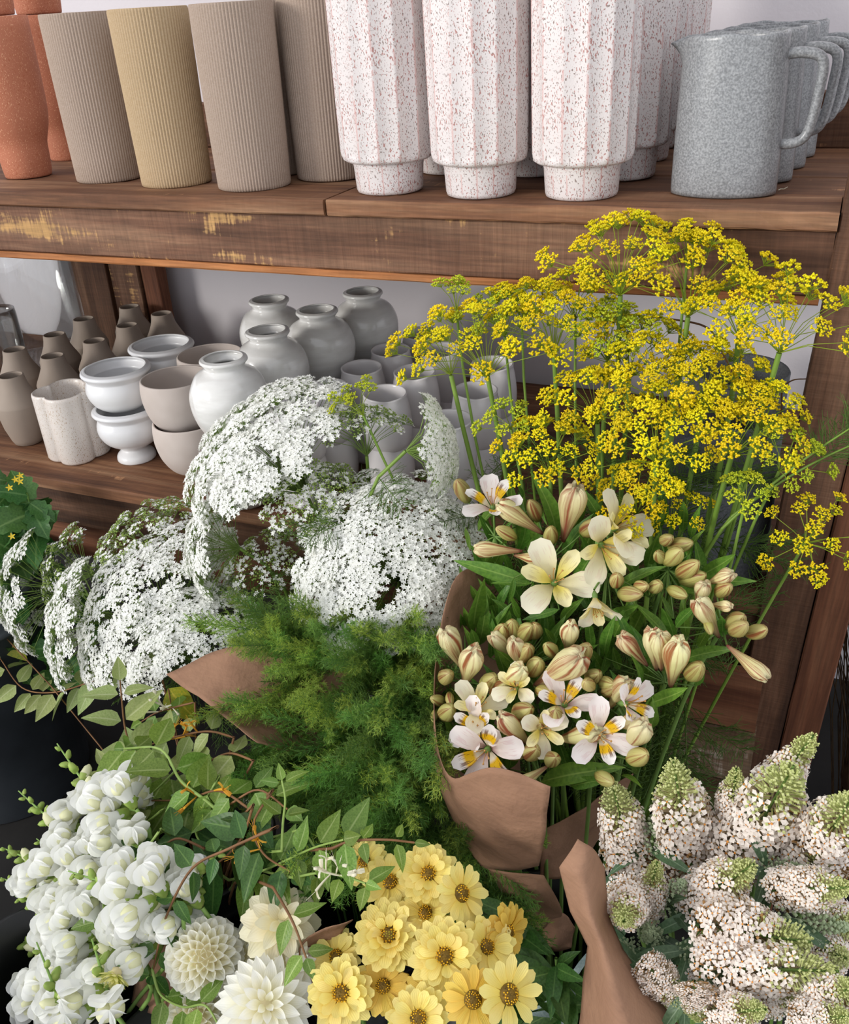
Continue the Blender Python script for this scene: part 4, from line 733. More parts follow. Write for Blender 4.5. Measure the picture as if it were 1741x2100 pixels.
for (px, py, Y, rp, tl, rings, kind, lab) in Z:
    c = at(px, py, Y); ax = face(c, *tl); s = rp*(c-Vector((0, 0, CAMZ))).dot(CF)/FPX/.041; t, pts = stem_thing('zinnia', 'yellow '+lab if kind != 2 else lab, 'zinnia', 'yellow zinnias', 'zinnia', c-ax*.006, ax+Vector((0, 0, .6)), 'stem_green', .003, .0028, .1)
    F = frame(c, ax, R.uniform(0, 6)); part('flower_center', ZC[1 if kind == 1 else 0], t, F @ Matrix.Scale(s, 4)); pm_ = ZD if kind == 2 else ZP; sparse = 'widely' in lab
    for rg in range(rings):
        n = (13 if sparse else 17)-3*rg; ln = (1.0, .86, .66, .46)[rg]; el = (.02, .22, .5, .8)[rg]
        for i in range(n):
            a = 2*math.pi*(i+.5*rg)/n+R.uniform(-.08, .08); m = F @ Matrix.Rotation(a, 4, 'Z') @ Matrix.Translation((.0075*s, 0, .0016*rg*s)) @ Matrix.Rotation(-el+R.uniform(-.1, .1), 4, 'Y') @ Matrix.Rotation(R.uniform(-.15, .15), 4, 'X') @ Matrix.Diagonal((s*ln*R.uniform(.93, 1.06), s*(1 if rg < 2 else .8), s, 1)); part('petal', R.choice(pm_), t, m)
# ---------------------------------------------------------------- dahlias
DPb = [mk_petal(.0195, .0165, lambda t: .45+.6*math.sin(math.pi*min(1, t*.75+.08)) if t < .9 else .62, .3, 1.3, 'dahlia_petal', 5, 4, 0)]
DPs = [mk_petal(.040, .019, lambda t: max(.03, math.sin(math.pi*(t*.86+.12))**.85), .35, .45, 'dahlia_petal', 6, 4, .04, ph=p) for p in (0, 2)]
DPc = [mk_petal(.038, .024, lambda t: max(.05, math.sin(math.pi*(t*.84+.12))**.8), .3, .35, 'dahlia_cream', 6, 4, .08, ph=p) for p in (0, 2)]
DPB = [mk_petal(.022, .009, lambda t: max(.05, math.sin(math.pi*(t*.84+.12))**.8), .4, .5, 'dahlia_bud', 5, 2, 0)]
def dahlia(px, py, Y, rp, tl, N, pet, core, pl, thm, lean, lab, key='dahlia', cat='dahlia'):
    c = at(px, py, Y); ax = face(c, *tl); s = rp*(c-Vector((0, 0, CAMZ))).dot(CF)/FPX/(core+pl*.75); F = frame(c, ax, R.uniform(0, 6)); t, pts = stem_thing('dahlia', lab, cat, 'white dahlias', key, c-ax*core*s*.6, ax+Vector((0, 0, .5)), 'stem_green', .0035, .003, .1)
    b = MB(); b.ball((0, 0, 0), core*.9, 0); part('flower_core', b.mesh('flower_core', ['dahlia_cream']), t, F @ Matrix.Scale(s, 4))
    for i in range(N):
        q = (i+.6)/N; th = thm*q**.56; ph = 2.39996*i; d = Vector((math.sin(th)*math.cos(ph), math.sin(th)*math.sin(ph), math.cos(th))); tn = Vector((math.cos(th)*math.cos(ph), math.cos(th)*math.sin(ph), -math.sin(th)))
        x = (d*(1-lean)+tn*lean*(.25+.75*q)).normalized(); y = d.cross(tn).normalized()*-1; z = x.cross(y).normalized(); y = z.cross(x)
        if z.dot(tn) > 0: z = -z; y = -y
        m = Matrix((x, y, z)).transposed().to_4x4(); k_ = (.42+.58*min(1, q*1.9))*R.uniform(.94, 1.06); part('petal', R.choice(pet), t, F @ Matrix.Scale(s, 4) @ Matrix.Translation(d*core*.82) @ m @ Matrix.Diagonal((k_, k_, k_, 1)))
    return t
dahlia(420, 1962, .50, 80, (-.05, .05), 112, DPb, .030, .019, 1.85, .34, 'white ball dahlia with neat cupped petals beside the paper edge')
dahlia(575, 1893, .535, 84, (.1, .15), 46, DPc, .014, .038, 1.55, .78, 'cream dahlia with broad loose petals, top right of the dahlias')
dahlia(545, 2060, .465, 98, (.1, .05), 78, DPs, .020, .040, 1.6, .66, 'large white dahlia with pointed petals at the bottom')
dahlia(405, 2085, .475, 64, (-.25, -.1), 90, DPb, .030, .019, 1.85, .34, 'smaller white ball dahlia under the neat one, cut by the bottom edge')
dahlia(505, 1960, .53, 60, (-.3, .2), 60, DPs, .018, .036, 1.6, .6, 'white dahlia squeezed behind the ball dahlia and the cream one')
dahlia(590, 1985, .51, 60, (.3, .3), 60, DPs, .018, .036, 1.6, .6, 'shaded white dahlia next to the paper curl')
t = dahlia(238, 1995, .445, 33, (-.5, -1.2), 40, DPB, .012, .020, 1.25, .16, 'small pale yellow dahlia bud hanging before the snapdragons')
# ---------------------------------------------------------------- snapdragons
def snap_blossom(seed):
    r = random.Random(seed); b = MB(); b.lathe([(.003, 0), (.0052, .004), (.0062, .010), (.0085, .015), (.0098, .019)], 12, 0, None, False)
    fan = lambda t: (.45+.6*math.sin(math.pi*.5*min(1, t/.6)))*(1 if t < .6 else math.sqrt(max(.03, 1-((t-.6)/.41)**2)))
    for a in (-.5, .5): b.blade(.0225, .0235, fan, 1.25, -.3, 8, 4, 0, Matrix.Translation((.005, a*.010, .0165)) @ Matrix.Rotation(a*.9, 4, 'X') @ Matrix.Rotation(-1.2, 4, 'Y'), .07, 0, r.uniform(0, 6))
    for a in (-1.0, 0, 1.0): b.blade(.0185, .0190, fan, 1.9, -.35, 8, 4, 0, Matrix.Rotation(math.pi+a*.72, 4, 'Z') @ Matrix.Translation((.004, 0, .0185)) @ Matrix.Rotation(-.95, 4, 'Y'), .07, 0, r.uniform(0, 6))
    for a in (-1, 1): b.lathe([(.0005, .0068), (.0042, .0058), (.0064, .002), (.0064, -.002), (.003, -.006)][::-1], 12, 1, None, True, Matrix.Translation((-.0040, a*.0038, .0225)))
    b.lathe([(.002, -.004), (.0045, -.001), (.0062, .005), (.0066, .007)], 8, 2, lambda a, i, z: 1+.2*math.cos(5*a), False)
    return b.mesh('blossom', ['snap_white', 'snap_cream', 'snap_bud'])
SB = [snap_blossom(i) for i in range(4)]
def snap_bud(mi):
    b = MB(); b.lathe([(.002, 0), (.0038, .002), (.0042, .005), (.0030, .010), (.0006, .0125)], 8, 0, lambda a, i, z: 1+.06*math.cos(2*a)); b.lathe([(.0015, -.002), (.0036, .0), (.0044, .004)], 8, 1, lambda a, i, z: 1+.18*math.cos(5*a), False); return b.mesh('bud', [mi, 'snap_bud'])
SBG, SBC = snap_bud('snap_bud'), snap_bud('snap_cream')
SLb = MB(); SLb.blade(.05, .011, lance, -.4, .3, 6, 2); SLM = SLb.mesh('leaf', ['vine_leaf'])
SN = [(117, 1525, .66, 235, 1690, .60, 'highest at the top, its green tip before the black gap'), (38, 1622, .63, 200, 1760, .57, 'with a long curved green tip at the upper left'), (4, 1738, .60, 175, 1800, .545, 'tip cut by the left edge, upper one'), (2, 1800, .575, 190, 1865, .53, 'tip cut by the left edge, below the upper one'), (140, 1786, .52, 345, 1840, .51, 'lying across the middle under the vine'),
      (32, 1838, .55, 215, 1905, .51, 'with lower left blossoms and yellow buds'), (20, 1925, .53, 190, 1955, .50, 'whose blossoms crowd the left edge'), (75, 1932, .455, 135, 2085, .425, 'mostly green buds, standing in front at the bottom left'), (5, 2068, .48, 165, 2010, .475, 'lowest, tip at the bottom left corner'), (252, 1622, .62, 285, 1740, .575, 'with few green buds beside the vine leaves'), (188, 1925, .45, 225, 2050, .43, 'thin green tip right of the bud stem'), (455, 1740, .57, 330, 1880, .535, 'with white blossoms near the dahlia paper'), (120, 1660, .62, 260, 1770, .57, 'dense with white blossoms in the upper middle'), (75, 1720, .60, 230, 1830, .55, 'dense with white blossoms left of the middle'), (95, 1885, .53, 275, 1965, .49, 'dense with white blossoms above the pale dahlia bud'), (150, 1640, .64, 280, 1660, .60, 'short, behind the vine leaves at the top'), (245, 1815, .54, 415, 1862, .53, 'right of the hanging vine, above the ball dahlia'), (225, 1895, .51, 350, 1935, .50, 'right of the middle, reaching the dahlia paper'), (60, 2010, .485, 215, 2060, .46, 'low in front of the black bucket')]
for (x0, y0, Y0, x1, y1, Y1, lab) in SN:
    tip, bs = at(x0, y0, Y0), at(x1, y1, Y1); d = (tip-bs).normalized(); L = (tip-bs).length; green = 'green' in lab and 'curved' not in lab and 'highest' not in lab
    t, pts = stem_thing('snapdragon', 'white snapdragon spike '+lab, 'snapdragon', 'white snapdragon spikes', 'snap', bs, d*.6+Vector((0, 0, .5)), 'snap_stem', .003, .0026, .1)
    b = MB(); cv = bez([bs, bs.lerp(tip, .5)-Vector((0, 0, .008)), tip], 8); b.tube([p-bs for p in cv], [.0026, .0009], 5); part('spike', b.mesh('spike', ['snap_stem']), t, Matrix.Translation(bs)); n = int(L/.0078)
    for i in range(n):
        q = i/n; p = bs.lerp(tip, .02+.96*q)-Vector((0, 0, .016*q*(1-q)*2)); a = 2.4*i; F = frame(p, d); rd = F.to_3x3() @ Vector((math.cos(a), math.sin(a), 0))
        if rd.dot(camdir(p)) < -.45: continue
        lim = .28 if green else R.choice((.34, .44, .54))
        if q < lim and R.random() < .76:
            dr = (rd+d*.35+camdir(p)*.25).normalized(); up = d; m = frame(p+rd*.006, dr, 0, R.uniform(1.15, 1.5)*(1.06-.3*q), x=up); part('blossom', R.choice(SB), t, m)
        else:
            s = (1.6-1.1*max(0, q-lim)/(1-lim+.01))*(1.15 if q < lim+.12 else 1.0); part('bud', SBC if q < lim+.13 else SBG, t, frame(p+rd*.002, (rd+d*.8).normalized(), R.uniform(0, 6), max(.35, s)))
# ---------------------------------------------------------------- honeysuckle
HL = []; HP = []; HD = []
for i in range(3):
    for lst, mt in ((HL, 'vine_leaf'), (HP, 'vine_pale'), (HD, 'dark_leaf')):
        b = MB(); b.blade(1, .46+.05*i, ovate, (-.55, -.2, .25)[i], (.25, .35, .2)[i], 7, 4, 0, None, .06, 0, i); lst.append(b.mesh('leaf', [mt]))
def trumpet(mat, op):
    b = MB(); b.tube(bez([(0, 0, 0), (.012, 0, .002), (.024, 0, .007)], 4), [.0008, .0017], 6, 0)
    if op:
        for a in (-.7, -.25, .25, .7): b.blade(.010, .004, lambda t: .8, .9, .1, 3, 1, 0, Matrix.Translation((.023, 0, .007)) @ Matrix.Rotation(a, 4, 'Z') @ Matrix.Rotation(-.9, 4, 'Y'))
        b.blade(.012, .003, lambda t: .8, -1.6, .1, 3, 1, 0, Matrix.Translation((.023, 0, .006)))
        for a in (-.3, 0, .3): b.tube([(.023, 0, .007), (.038, a*.012, .010)], .0003, 3, 0)
    else: b.ball((.026, 0, .008), .0024, 0, False, (1.6, 1, 1))
    return b.mesh('blossom', [mat])
TW, TY, TB = trumpet('honey_white', True), trumpet('honey_yellow', True), trumpet('honey_white', False)
def vine(P, lab, stem, leaves, sz, step=.034, key='honey', droop=.2, blos=None, nb=0, r0=.0018, group='honeysuckle vines'):
    pts = crom([at(*p) for p in P], 6); bx, by, h = BK[key]; t = thing('honeysuckle_vine', lab, 'vine', (bx, by, .02), group); b = MB()
    a0 = R.uniform(0, 6); root = bez([Vector((bx+.03*math.cos(a0), by+.03*math.sin(a0), .03)), Vector((bx, by, h))+(pts[0]-Vector((bx, by, h))).normalized()*.05, pts[0]], 6); full = root[:-1]+pts
    b.tube([p-full[0] for p in full], [r0*1.2, r0*.7], 5); part('vine_stem', b.mesh('vine_stem', [stem]), t, Matrix.Translation(full[0])); acc = 0; k_ = 0
    for p, q in zip(pts, pts[1:]):
        acc += (q-p).length
        if acc < step: continue
        acc = 0; k_ += 1; d = (q-p).normalized(); f = camdir(q)*.8+Vector((0, 0, .7))
        for sg in (-1, 1):
            side = d.cross(f).normalized()*sg; s = sz*R.uniform(.85, 1.4); x = (side+d*R.uniform(.2, .7)+Vector((0, 0, R.uniform(-.5, .3)-droop))).normalized(); n = (f.normalized()+Vector((R.uniform(-.6, .6), R.uniform(-.6, .6), R.uniform(-.3, .5)))).normalized(); y = n.cross(x).normalized(); z = x.cross(y)
            part('leaf', R.choice(leaves), t, Matrix.Translation(q+x*.004) @ Matrix((x, y, z)).transposed().to_4x4() @ Matrix.Scale(s, 4))
    d = (pts[-1]-pts[-2]).normalized(); f = camdir(pts[-1]); y = f.cross(d).normalized(); part('leaf', R.choice(leaves), t, Matrix.Translation(pts[-1]) @ Matrix((d, y, d.cross(y))).transposed().to_4x4() @ Matrix.Scale(sz*.8, 4))
    for i in range(nb):
        o = pts[len(pts)//2+R.randint(-2, 2)]; x = (camdir(o)*.4+Vector((R.uniform(-1, 1), R.uniform(-.5, .5), R.uniform(-.4, 1)))).normalized(); part('blossom', R.choice(blos), t, frame(o, x, R.uniform(0, 6), R.uniform(.8, 1.2)) @ Matrix.Rotation(-math.pi/2, 4, 'Y'))
    return t
VI = [([(330, 1380, .86), (260, 1372, .88), (190, 1397, .88), (110, 1420, .9), (45, 1410, .92), (0, 1350, .95)], 'brown vine curving below the white lace flowers to the left edge', 'vine_brown', HP, .042, 0, 0),
 ([(330, 1610, .70), (282, 1560, .72), (258, 1500, .735), (250, 1440, .75), (246, 1395, .76)], 'vine rising upright with large pale leaf pairs', 'vine_brown', HP, .046, 0, 0),
 ([(480, 1690, .62), (420, 1640, .635), (370, 1600, .645), (330, 1537, .66), (255, 1535, .68)], 'thick green vine arching through the middle', 'vine_green', HL, .046, 0, 0),
 ([(570, 1695, .56), (470, 1740, .54), (395, 1780, .525), (345, 1870, .50), (325, 1940, .485), (312, 2000, .475)], 'brown vine hanging down in front of the snapdragons', 'vine_brown', HD, .030, 0, 0),
 ([(312, 1990, .475), (330, 2040, .465), (375, 2065, .455), (420, 2062, .45), (450, 2105, .44)], 'vine tip crossing the bottom near the ball dahlias', 'vine_green', HL, .036, 0, 0),
 ([(470, 1805, .59), (540, 1785, .58), (640, 1740, .575), (705, 1722, .575)], 'green vine running right towards the zinnias', 'vine_green', HL, .036, 0, 0),
 ([(578, 1745, .57), (580, 1690, .585), (585, 1640, .60), (578, 1600, .61)], 'upright young vine shoot with small narrow leaves', 'vine_green', HL, .024, 0, 0),
 ([(330, 1700, .57), (300, 1740, .555), (260, 1780, .54), (217, 1830, .52), (212, 1885, .51)], 'slim vine drooping over the middle snapdragons', 'vine_green', HL, .030, 0, 0),
 ([(520, 1665, .62), (450, 1622, .64), (380, 1640, .64), (300, 1642, .65)], 'vine with broad leaves left of the fern', 'vine_brown', HL, .044, TY, 3),
 ([(480, 1512, .73), (420, 1500, .735), (330, 1520, .73), (270, 1545, .72)], 'vine with yellow blossoms under the paper corner', 'vine_brown', HP, .044, TY, 5),
 ([(520, 1560, .70), (470, 1545, .71), (420, 1565, .70), (350, 1590, .69)], 'vine with the widest single leaves beside the fern', 'vine_brown', HP, .05, 0, 0),
 ([(560, 1820, .53), (600, 1890, .51), (628, 1965, .49)], 'brown bare vine crossing the cream dahlia', 'vine_brown', HL, .028, 0, 0),
 ([(340, 1655, .62), (290, 1690, .61), (210, 1702, .60), (150, 1690, .60)], 'vine lying over the upper snapdragons', 'vine_green', HP, .034, 0, 0),
 ([(520, 1650, .60), (500, 1710, .59), (470, 1750, .58), (420, 1790, .57)], 'vine with large dark leaves above the dahlias', 'vine_brown', HD, .05, 0, 0),
 ([(600, 1800, .56), (660, 1790, .56), (715, 1800, .555), (750, 1812, .55)], 'vine with a cluster of white buds touching the zinnias', 'vine_green', HL, .026, (TW, TB), 9),
 ([(400, 1440, .79), (360, 1450, .79), (320, 1462, .78), (290, 1480, .78)], 'vine with long white blossoms in the dark gap', 'vine_brown', HL, .036, (TW, TB), 5),
 ([(420, 1740, .58), (360, 1720, .575), (320, 1760, .56), (290, 1810, .54)], 'vine with dark glossy leaves in front of the middle', 'vine_brown', HD, .044, 0, 0),
 ([(560, 1620, .63), (520, 1690, .60), (540, 1750, .58), (600, 1790, .565)], 'vine below the fern with yellow blossom', 'vine_brown', HD, .042, TY, 3),
 ([(450, 1590, .66), (400, 1690, .62), (430, 1760, .59)], 'vine in the shaded middle, first of the inner ones', 'vine_green', HD, .046, 0, 0), ([(380, 1560, .68), (320, 1620, .66), (280, 1650, .645)], 'vine in the shaded middle near the pale leaves', 'vine_green', HL, .044, 0, 0),
 ([(620, 1700, .60), (650, 1750, .59), (640, 1790, .58)], 'vine between fern and cream dahlia', 'vine_green', HL, .034, 0, 0), ([(470, 1650, .63), (530, 1620, .64), (590, 1660, .62)], 'vine at the lower edge of the fern', 'vine_brown', HL, .040, 0, 0), ([(680, 1740, .57), (720, 1725, .575), (790, 1722, .58), (850, 1728, .59)], 'thin vine running above the zinnias', 'vine_brown', HL, .022, 0, 0),
 ([(250, 1650, .64), (230, 1600, .655), (215, 1570, .665)], 'short vine beside the highest snapdragon tip', 'vine_green', HP, .036, 0, 0)]
for (P, lab, st, lv, sz, bl, nb) in VI: vine(P, 'honeysuckle '+lab, st, lv, sz, blos=(bl if isinstance(bl, tuple) else (bl,)) if bl else None, nb=nb, r0=.0022 if 'thick' in lab else .0016)
# ---------------------------------------------------------------- butterfly bush
def spike_meshes(seed):
    r = random.Random(seed); f = MB(); g = MB(); w = MB()          # unit: length 1 along Z, radius ~.25
    rad = lambda q: (.25*(1-q)**.62+.035)*(.9+.1*math.sin(q*11+seed))*min(1, .62+q*2.6)*(1 if q < .93 else .75)
    for i in range(620):
        q = (i+.5)/620; a = 2.39996*i+r.uniform(-.3, .3); R_ = rad(q)*r.uniform(.8, 1.06); z = q+r.uniform(-.015, .015); d = Vector((math.cos(a), math.sin(a), .25+.6*q)).normalized(); p = Vector((math.cos(a)*R_, math.sin(a)*R_, z)); o = Vector((math.cos(a)*R_*.35, math.sin(a)*R_*.35, z-.05))
        if q > .70+r.uniform(-.16, .1):
            s = .0135*(1.25-q*.55); g.tube([o, p], (.004, .005), 3, 1); g.ball(p, s, 0, True, (1, 1, 1.25))
        elif r.random() < .12+.55*max(0, .28-q)*3:
            w.tube([o, p*.97], (.004, .010), 3, 0); w.ball(p*.97, .017*r.uniform(.6, 1.1), 0, True, (1, .7, 1.3))
        else:
            M = frame(p, d+Vector((r.uniform(-.4, .4), r.uniform(-.4, .4), r.uniform(-.4, .4))), r.uniform(0, 6), r.uniform(.85, 1.15)*.046); f.tube([o, p], (.006, .008), 3, 2)
            for k_ in range(4):
                b_ = k_*math.pi/2; V = [M @ Vector(v) for v in ((.12*math.cos(b_), .12*math.sin(b_), 0), (.75*math.cos(b_-.48), .75*math.sin(b_-.48), .12), (1.0*math.cos(b_), 1.0*math.sin(b_), .06), (.75*math.cos(b_+.48), .75*math.sin(b_+.48), .12))]; f.add(V, [(0, 1, 2, 3)], 0)
            V = [M @ Vector((.16*math.cos(k_*1.57), .16*math.sin(k_*1.57), .06)) for k_ in range(4)]; f.add(V, [(0, 1, 2, 3)], 1)
    return f.mesh('blossoms', ['bud_white', 'bud_orange', 'bud_tube'], False), g.mesh('tip_buds', ['bud_green', 'bud_green'], False), w.mesh('withered_blossoms', ['bud_withered'], False)
SPK = [spike_meshes(i) for i in range(4)]
def grey_cluster(seed):
    r = random.Random(seed); b = MB()
    for i in range(150):
        q = (i+.5)/150; a = 2.4*i; R_ = .26*(1-q)**.6+.02; lump = 1+.25*math.sin(a*3+q*20); b.ball((math.cos(a)*R_*lump*r.uniform(.5, 1), math.sin(a)*R_*lump*r.uniform(.5, 1), q), .035, 0, True)
    b.tube([(0, 0, -.1), (0, 0, .9)], .02, 4, 0); return b.mesh('bud_cluster', ['bud_grey'], False)
GC = [grey_cluster(i) for i in range(2)]
GLb = MB(); GLb.blade(1, .2, lance, -.6, .3, 7, 2, 0, None, .05); GLM = GLb.mesh('leaf', ['grey_leaf'])
BD = [(1255, 1606, 1297, 1770, 98, 'at the far left, tip up beside the paper'), (1381, 1562, 1415, 1770, 122, 'broad and upright, second from the left'), (1510, 1576, 1498, 1690, 64, 'small greenish one between the upright spikes'), (1668, 1508, 1560, 1650, 82, 'tallest, leaning right in front of the post'), (1628, 1570, 1520, 1755, 140, 'broadest white one leaning right in the upper middle'), (1750, 1630, 1668, 1765, 118, 'cut by the right edge, upper one'),
      (1546, 1772, 1428, 1850, 96, 'pointing right in the middle with a green tip'), (1662, 1932, 1448, 1905, 125, 'large and horizontal, pointing right'), (1720, 1992, 1448, 1985, 108, 'horizontal just below the large one'), (1279, 1890, 1292, 1838, 78, 'pointing at the viewer by the paper, upper one'), (1348, 1768, 1322, 1872, 64, 'slim and green-tipped left of the grey buds'), (1410, 2074, 1318, 1970, 74, 'pointing down along the paper fold'), (1432, 2098, 1424, 2015, 70, 'pointing down at the bottom edge'), (1570, 2070, 1462, 2078, 74, 'low horizontal one at the bottom edge'),
      (1750, 1820, 1592, 1824, 84, 'horizontal at the right edge, green tip cut off'), (1752, 2022, 1680, 2062, 90, 'in the lower right corner'), (1745, 2085, 1640, 2092, 70, 'lowest at the right bottom'), (1700, 1760, 1600, 1790, 90, 'shaded one behind the right edge spike'), (1500, 2020, 1400, 2000, 80, 'shaded filler under the horizontal spikes'), (1560, 1860, 1480, 1890, 80, 'half hidden above the large horizontal one'), (1660, 2040, 1560, 2030, 80, 'half hidden at the lower right'), (1752, 1905, 1690, 1880, 90, 'half hidden at the right edge below the horizontal one'), (1345, 2095, 1330, 2030, 80, 'half hidden low beside the paper'), (1735, 1965, 1680, 1950, 80, 'half hidden behind the lower horizontal one at the right')]
def bdy(py): return .80-(py-1500)/600*.28
for i, (x0, y0, x1, y1, wp, lab) in enumerate(BD):
    Y = bdy((y0+y1)/2); back = 'shaded' in lab or 'half hidden' in lab; Y += .035 if back else 0
    toward = 'viewer' in lab; tip = at(x0, y0, Y-(.07 if toward else .01)); bs = at(x1, y1, Y+.015); L = (tip-bs).length; dist = (bs-Vector((0, 0, CAMZ))).dot(CF); wr = wp*dist/FPX/.40
    t, pts = stem_thing('butterfly_bush_spike', 'white butterfly bush spike '+lab, 'flower spike', 'white butterfly bush spikes', 'bud', bs, (tip-bs).normalized()*.5+Vector((0, 0, .7)), 'stem_green', .003, .0026, .08)
    m = frame(bs, tip-bs, R.uniform(0, 6), (wr, wr, L)); a, g, w = SPK[i % 4]
    part('blossoms', a, t, m, None, 'stuff'); part('tip_buds', g, t, m, 'yellow-green tip buds', 'stuff'); part('withered_blossoms', w, t, m, 'brown withered blossoms', 'stuff')
    b = MB(); b.tube([(0, 0, 0), tip-bs], (.0022, .001), 5); part('axis', b.mesh('axis', ['stem_green']), t, Matrix.Translation(bs))
    for k_ in range(2):
        x = Vector((R.uniform(-1, 1), R.uniform(-.6, .8), R.uniform(-.9, -.1))).normalized(); n = camdir(bs)+Vector((R.uniform(-.5, .5), 0, .3)); y = n.cross(x).normalized(); part('leaf', GLM, t, Matrix.Translation(bs-Vector((0, 0, .01*k_))) @ Matrix((x, y, x.cross(y))).transposed().to_4x4() @ Matrix.Scale(R.uniform(.05, .08), 4))
for i, (px, py, rp, dx, dy, lab) in enumerate(((1380, 1838, 60, .1, .6, 'upright in the left middle'), (1335, 1915, 55, -.2, .3, 'below the slim spike'), (1432, 1962, 55, .2, .0, 'under the large horizontal spike'), (1338, 1712, 60, .05, 1, 'in shade between the two left spikes'), (1650, 1888, 70, .8, .1, 'right of the middle'), (1286, 1945, 45, -.5, .3, 'hanging over the paper fold'), (1580, 1640, 40, .5, .5, 'small one behind the tall spike'), (1600, 1780, 50, .5, .2, 'under the right edge spikes'))):
    p = at(px, py, bdy(py)+.02); d = (CR*dx+CU*dy-CF*.6).normalized(); t, pts = stem_thing('butterfly_bush_buds', 'grey-green butterfly bush bud cluster '+lab, 'bud cluster', 'grey-green bud clusters', 'bud', p, d*.4+Vector((0, 0, .8)), 'stem_green', .002, .0018, .08); s = rp*2*(p-Vector((0, 0, CAMZ))).dot(CF)/FPX
    part('bud_cluster', GC[i % 2], t, frame(p-d*s*.4, d, R.uniform(0, 6), s), None, 'stuff')
    for k_ in range(4):
        x = Vector((R.uniform(-1, 1), R.uniform(-1, .2), R.uniform(-.4, .5))).normalized(); n = camdir(p)+Vector((R.uniform(-.5, .5), 0, .3)); y = n.cross(x).normalized(); part('leaf', GLM, t, Matrix.Translation(p-d*s*.3) @ Matrix((x, y, x.cross(y))).transposed().to_4x4() @ Matrix.Scale(R.uniform(.05, .075), 4))
# ---------------------------------------------------------------- low dark foliage and silver leaves between zinnias and paper
DKb = MB(); DKb.blade(1, .3, lance, -.5, .3, 7, 2, 0, None, .1); DKM = DKb.mesh('leaf', ['dark_leaf']); SVb = MB(); SVb.blade(1, .12, lance, -.7, .3, 6, 2, 0, None, .05); SVM = SVb.mesh('leaf', ['silver_leaf'])
def sprig(name, label, cat, group, key, px, py, Y, me, n, ln, spread=1.0, mat='stem_green', extra=None):
    hub = at(px, py, Y); t, pts = stem_thing(name, label, cat, group, key, hub, (0, -.2, 1), mat, .0026, .0016, .1)
    for i in range(n):
        q = R.uniform(-.09, .0); o = hub+Vector((0, 0, q)); x = Vector((R.uniform(-1, 1)*spread, R.uniform(-1, .4)*spread, R.uniform(-.4, .9))).normalized(); nn = camdir(o)+Vector((R.uniform(-.6, .6), R.uniform(-.3, .3), R.uniform(0, .8))); y = nn.cross(x).normalized(); m_ = me if not extra or R.random() < .7 else extra
        part('leaf', m_, t, Matrix.Translation(o) @ Matrix((x, y, x.cross(y))).transposed().to_4x4() @ Matrix.Scale(ln*R.uniform(.7, 1.2), 4))
    return t
for px, py, lab in ((1140, 1965, 'dark leafy sprig under the gathered paper end'), (1120, 2050, 'dark leafy sprig with silver leaves at the bottom, left of the paper fold'), (1165, 2010, 'dark leafy sprig beside the tall paper fold'), (1100, 1990, 'dark leafy sprig right of the zinnias'), (1060, 1860, 'dark leafy sprig behind the upper right zinnia')): sprig('leafy_sprig', lab, 'foliage', 'dark leafy sprigs', 'zinnia' if px < 1110 else 'alstro', px, py, .60 if py > 1900 else .66, DKM, 16, .06, extra=SVM if 'silver' in lab or 'beside' in lab else None)
for px, py, lab in ((980, 1740, 'dark feathery fern stem in shade below the paper'), (1000, 1830, 'dark feathery fern stem right of the top zinnia'), (920, 1740, 'dark feathery fern stem above the zinnias')):
    hub = at(px, py, .72); t, pts = stem_thing('fern_stem', lab, 'fern', 'feathery fern stems', 'fern', hub, (.3, -.3, .6), 'fern_stem', .002, .0012, .1)
    for k_ in range(9): dr = Vector((R.uniform(-1, 1), R.uniform(-1, .3), R.uniform(-.8, .6))).normalized(); part('frond', R.choice(PL), t, frame(hub-dr*.03, dr, R.uniform(0, 6), R.uniform(.7, 1)) @ Matrix.Rotation(-math.pi/2, 4, 'Y'))
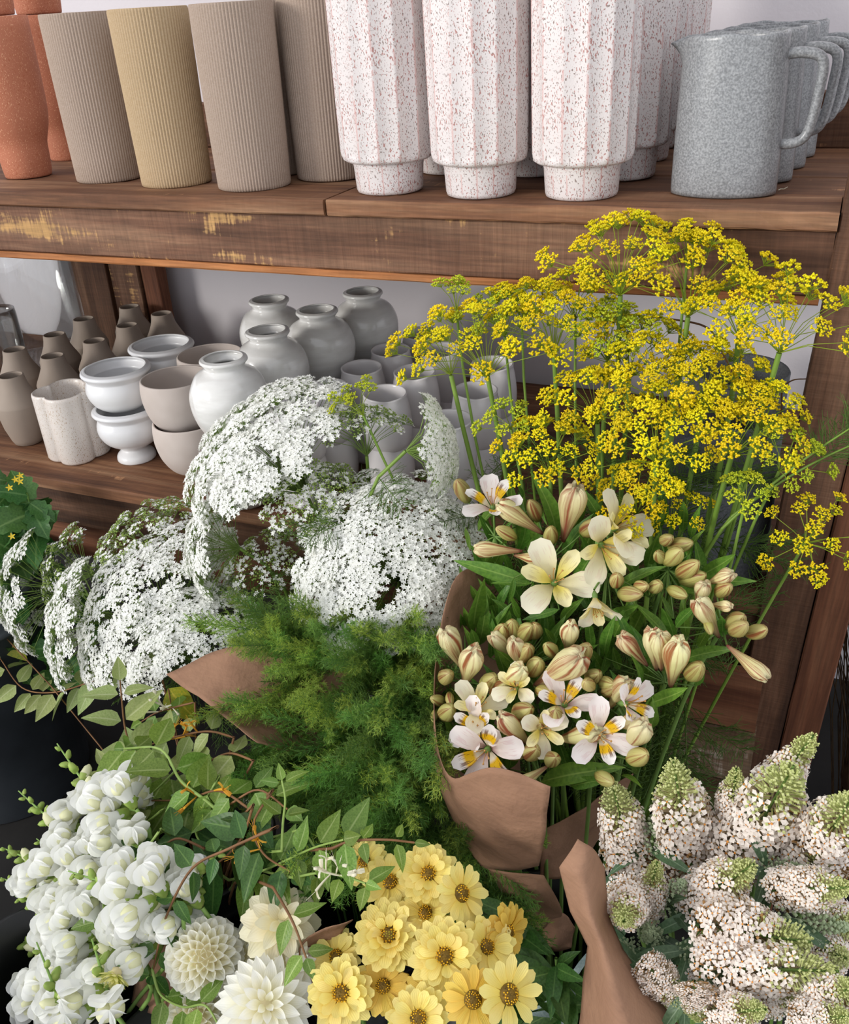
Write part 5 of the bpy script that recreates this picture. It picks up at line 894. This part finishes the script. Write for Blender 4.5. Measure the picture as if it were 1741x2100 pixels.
# ---------------------------------------------------------------- leafy plant at the left edge (zinc bucket)
TMb = MB(); TMb.blade(1, .62, lambda t: max(.03, math.sin(math.pi*t**.7)**.8*(1+.16*math.sin(t*26))), -.5, .25, 14, 4, 0, None, .14); TMM = TMb.mesh('leaf', ['tomato_leaf'])
YLb = MB(); YLb.blade(1, .6, ovate, -.3, .25, 7, 4, 0, None, .08); YLM = YLb.mesh('leaf', ['yellow_leaf'])
for px, py, Y, n, ln, lab in ((55, 1010, 1.08, 12, .075, 'with the big toothed leaves below the clover vase'), (15, 985, 1.10, 10, .06, 'highest, at the left photo edge'), (20, 1090, 1.06, 16, .07, 'behind the leftmost lace umbel'), (70, 1090, 1.12, 12, .07, 'close to the shelf beam'), (15, 1180, 1.02, 14, .07, 'on the left edge at mid height'), (60, 1250, 1.06, 14, .065, 'under the leftmost lace umbel'), (20, 1310, 1.0, 14, .06, 'lowest, above the zinc bucket'), (120, 1330, 1.02, 12, .06, 'right of the zinc bucket rim'), (180, 1230, 1.10, 12, .06, 'in the shade behind the lace flowers')):
    t = sprig('leafy_plant', 'dark green leafy plant stem '+lab, 'plant', 'leafy plant stems at the left', 'tomato', px, py, Y, TMM, n, ln)
    if py < 1100:
        hub = at(px, py, Y-.04)
        for k_ in range(2):
            b = MB(); [b.blade(.007, .003, lance, .4, 0, 3, 1, 0, Matrix.Rotation(q*1.257, 4, 'Z')) for q in range(5)]; o = hub+Vector((R.uniform(-.05, .05), -.01, R.uniform(-.01, .04))); part('blossom', b.mesh('blossom', ['tomato_yellow']), t, frame(o, camdir(o), 0), 'small yellow star blossom')
for px, py, Y, lab in ((5, 1300, .98, 'yellow-green leaf at the left edge under the lace'), (345, 1412, .82, 'yellowing leaf beside the paper corner')):
    o = at(px, py, Y); x = (CR*.5-CU*.6).normalized(); y = (-CF).cross(x).normalized(); t = thing('yellow_leaf_sprig', lab, 'leaf', (BK['honey'][0], BK['honey'][1], .02)); part('leaf', YLM, t, Matrix.Translation(o) @ Matrix((x, y, x.cross(y))).transposed().to_4x4() @ Matrix.Scale(.07, 4)); b = MB(); q = Vector((BK['honey'][0], BK['honey'][1], .03)); b.tube([p-q for p in bez([q, q+Vector((0, 0, .4)), o], 6)], .0012, 4); part('stem', b.mesh('stem', ['vine_brown']), t, Matrix.Translation(q))
# ---------------------------------------------------------------- straw bundle right of the post
t = thing('straw_broom', 'dark straw bundle standing on the floor right of the post', 'straw', (.235, 1.36, 0)); b = MB(); c = MB(); rr = random.Random(5)
for i in range(420):
    a = rr.uniform(0, 6.28); q = math.sqrt(rr.random()); x0, y0 = .07*q*math.cos(a), .05*q*math.sin(a); b.tube([(x0, y0, .0), (x0*1.6+rr.uniform(-.02, .02), y0*1.6, .35), (x0*2.4+rr.uniform(-.05, .05), y0*2.2+rr.uniform(-.03, .03), rr.uniform(.55, .8))], [.0016, .0008], 3, i % 2)
part('straws', b.mesh('straws', ['straw', 'straw_basket']), t, WM[t.name], None, 'stuff'); c.lathe([(.085, .22), (.092, .23), (.092, .25), (.085, .26)], 24, 0, None, False); part('binding', c.mesh('binding', ['straw_basket']), t, WM[t.name])
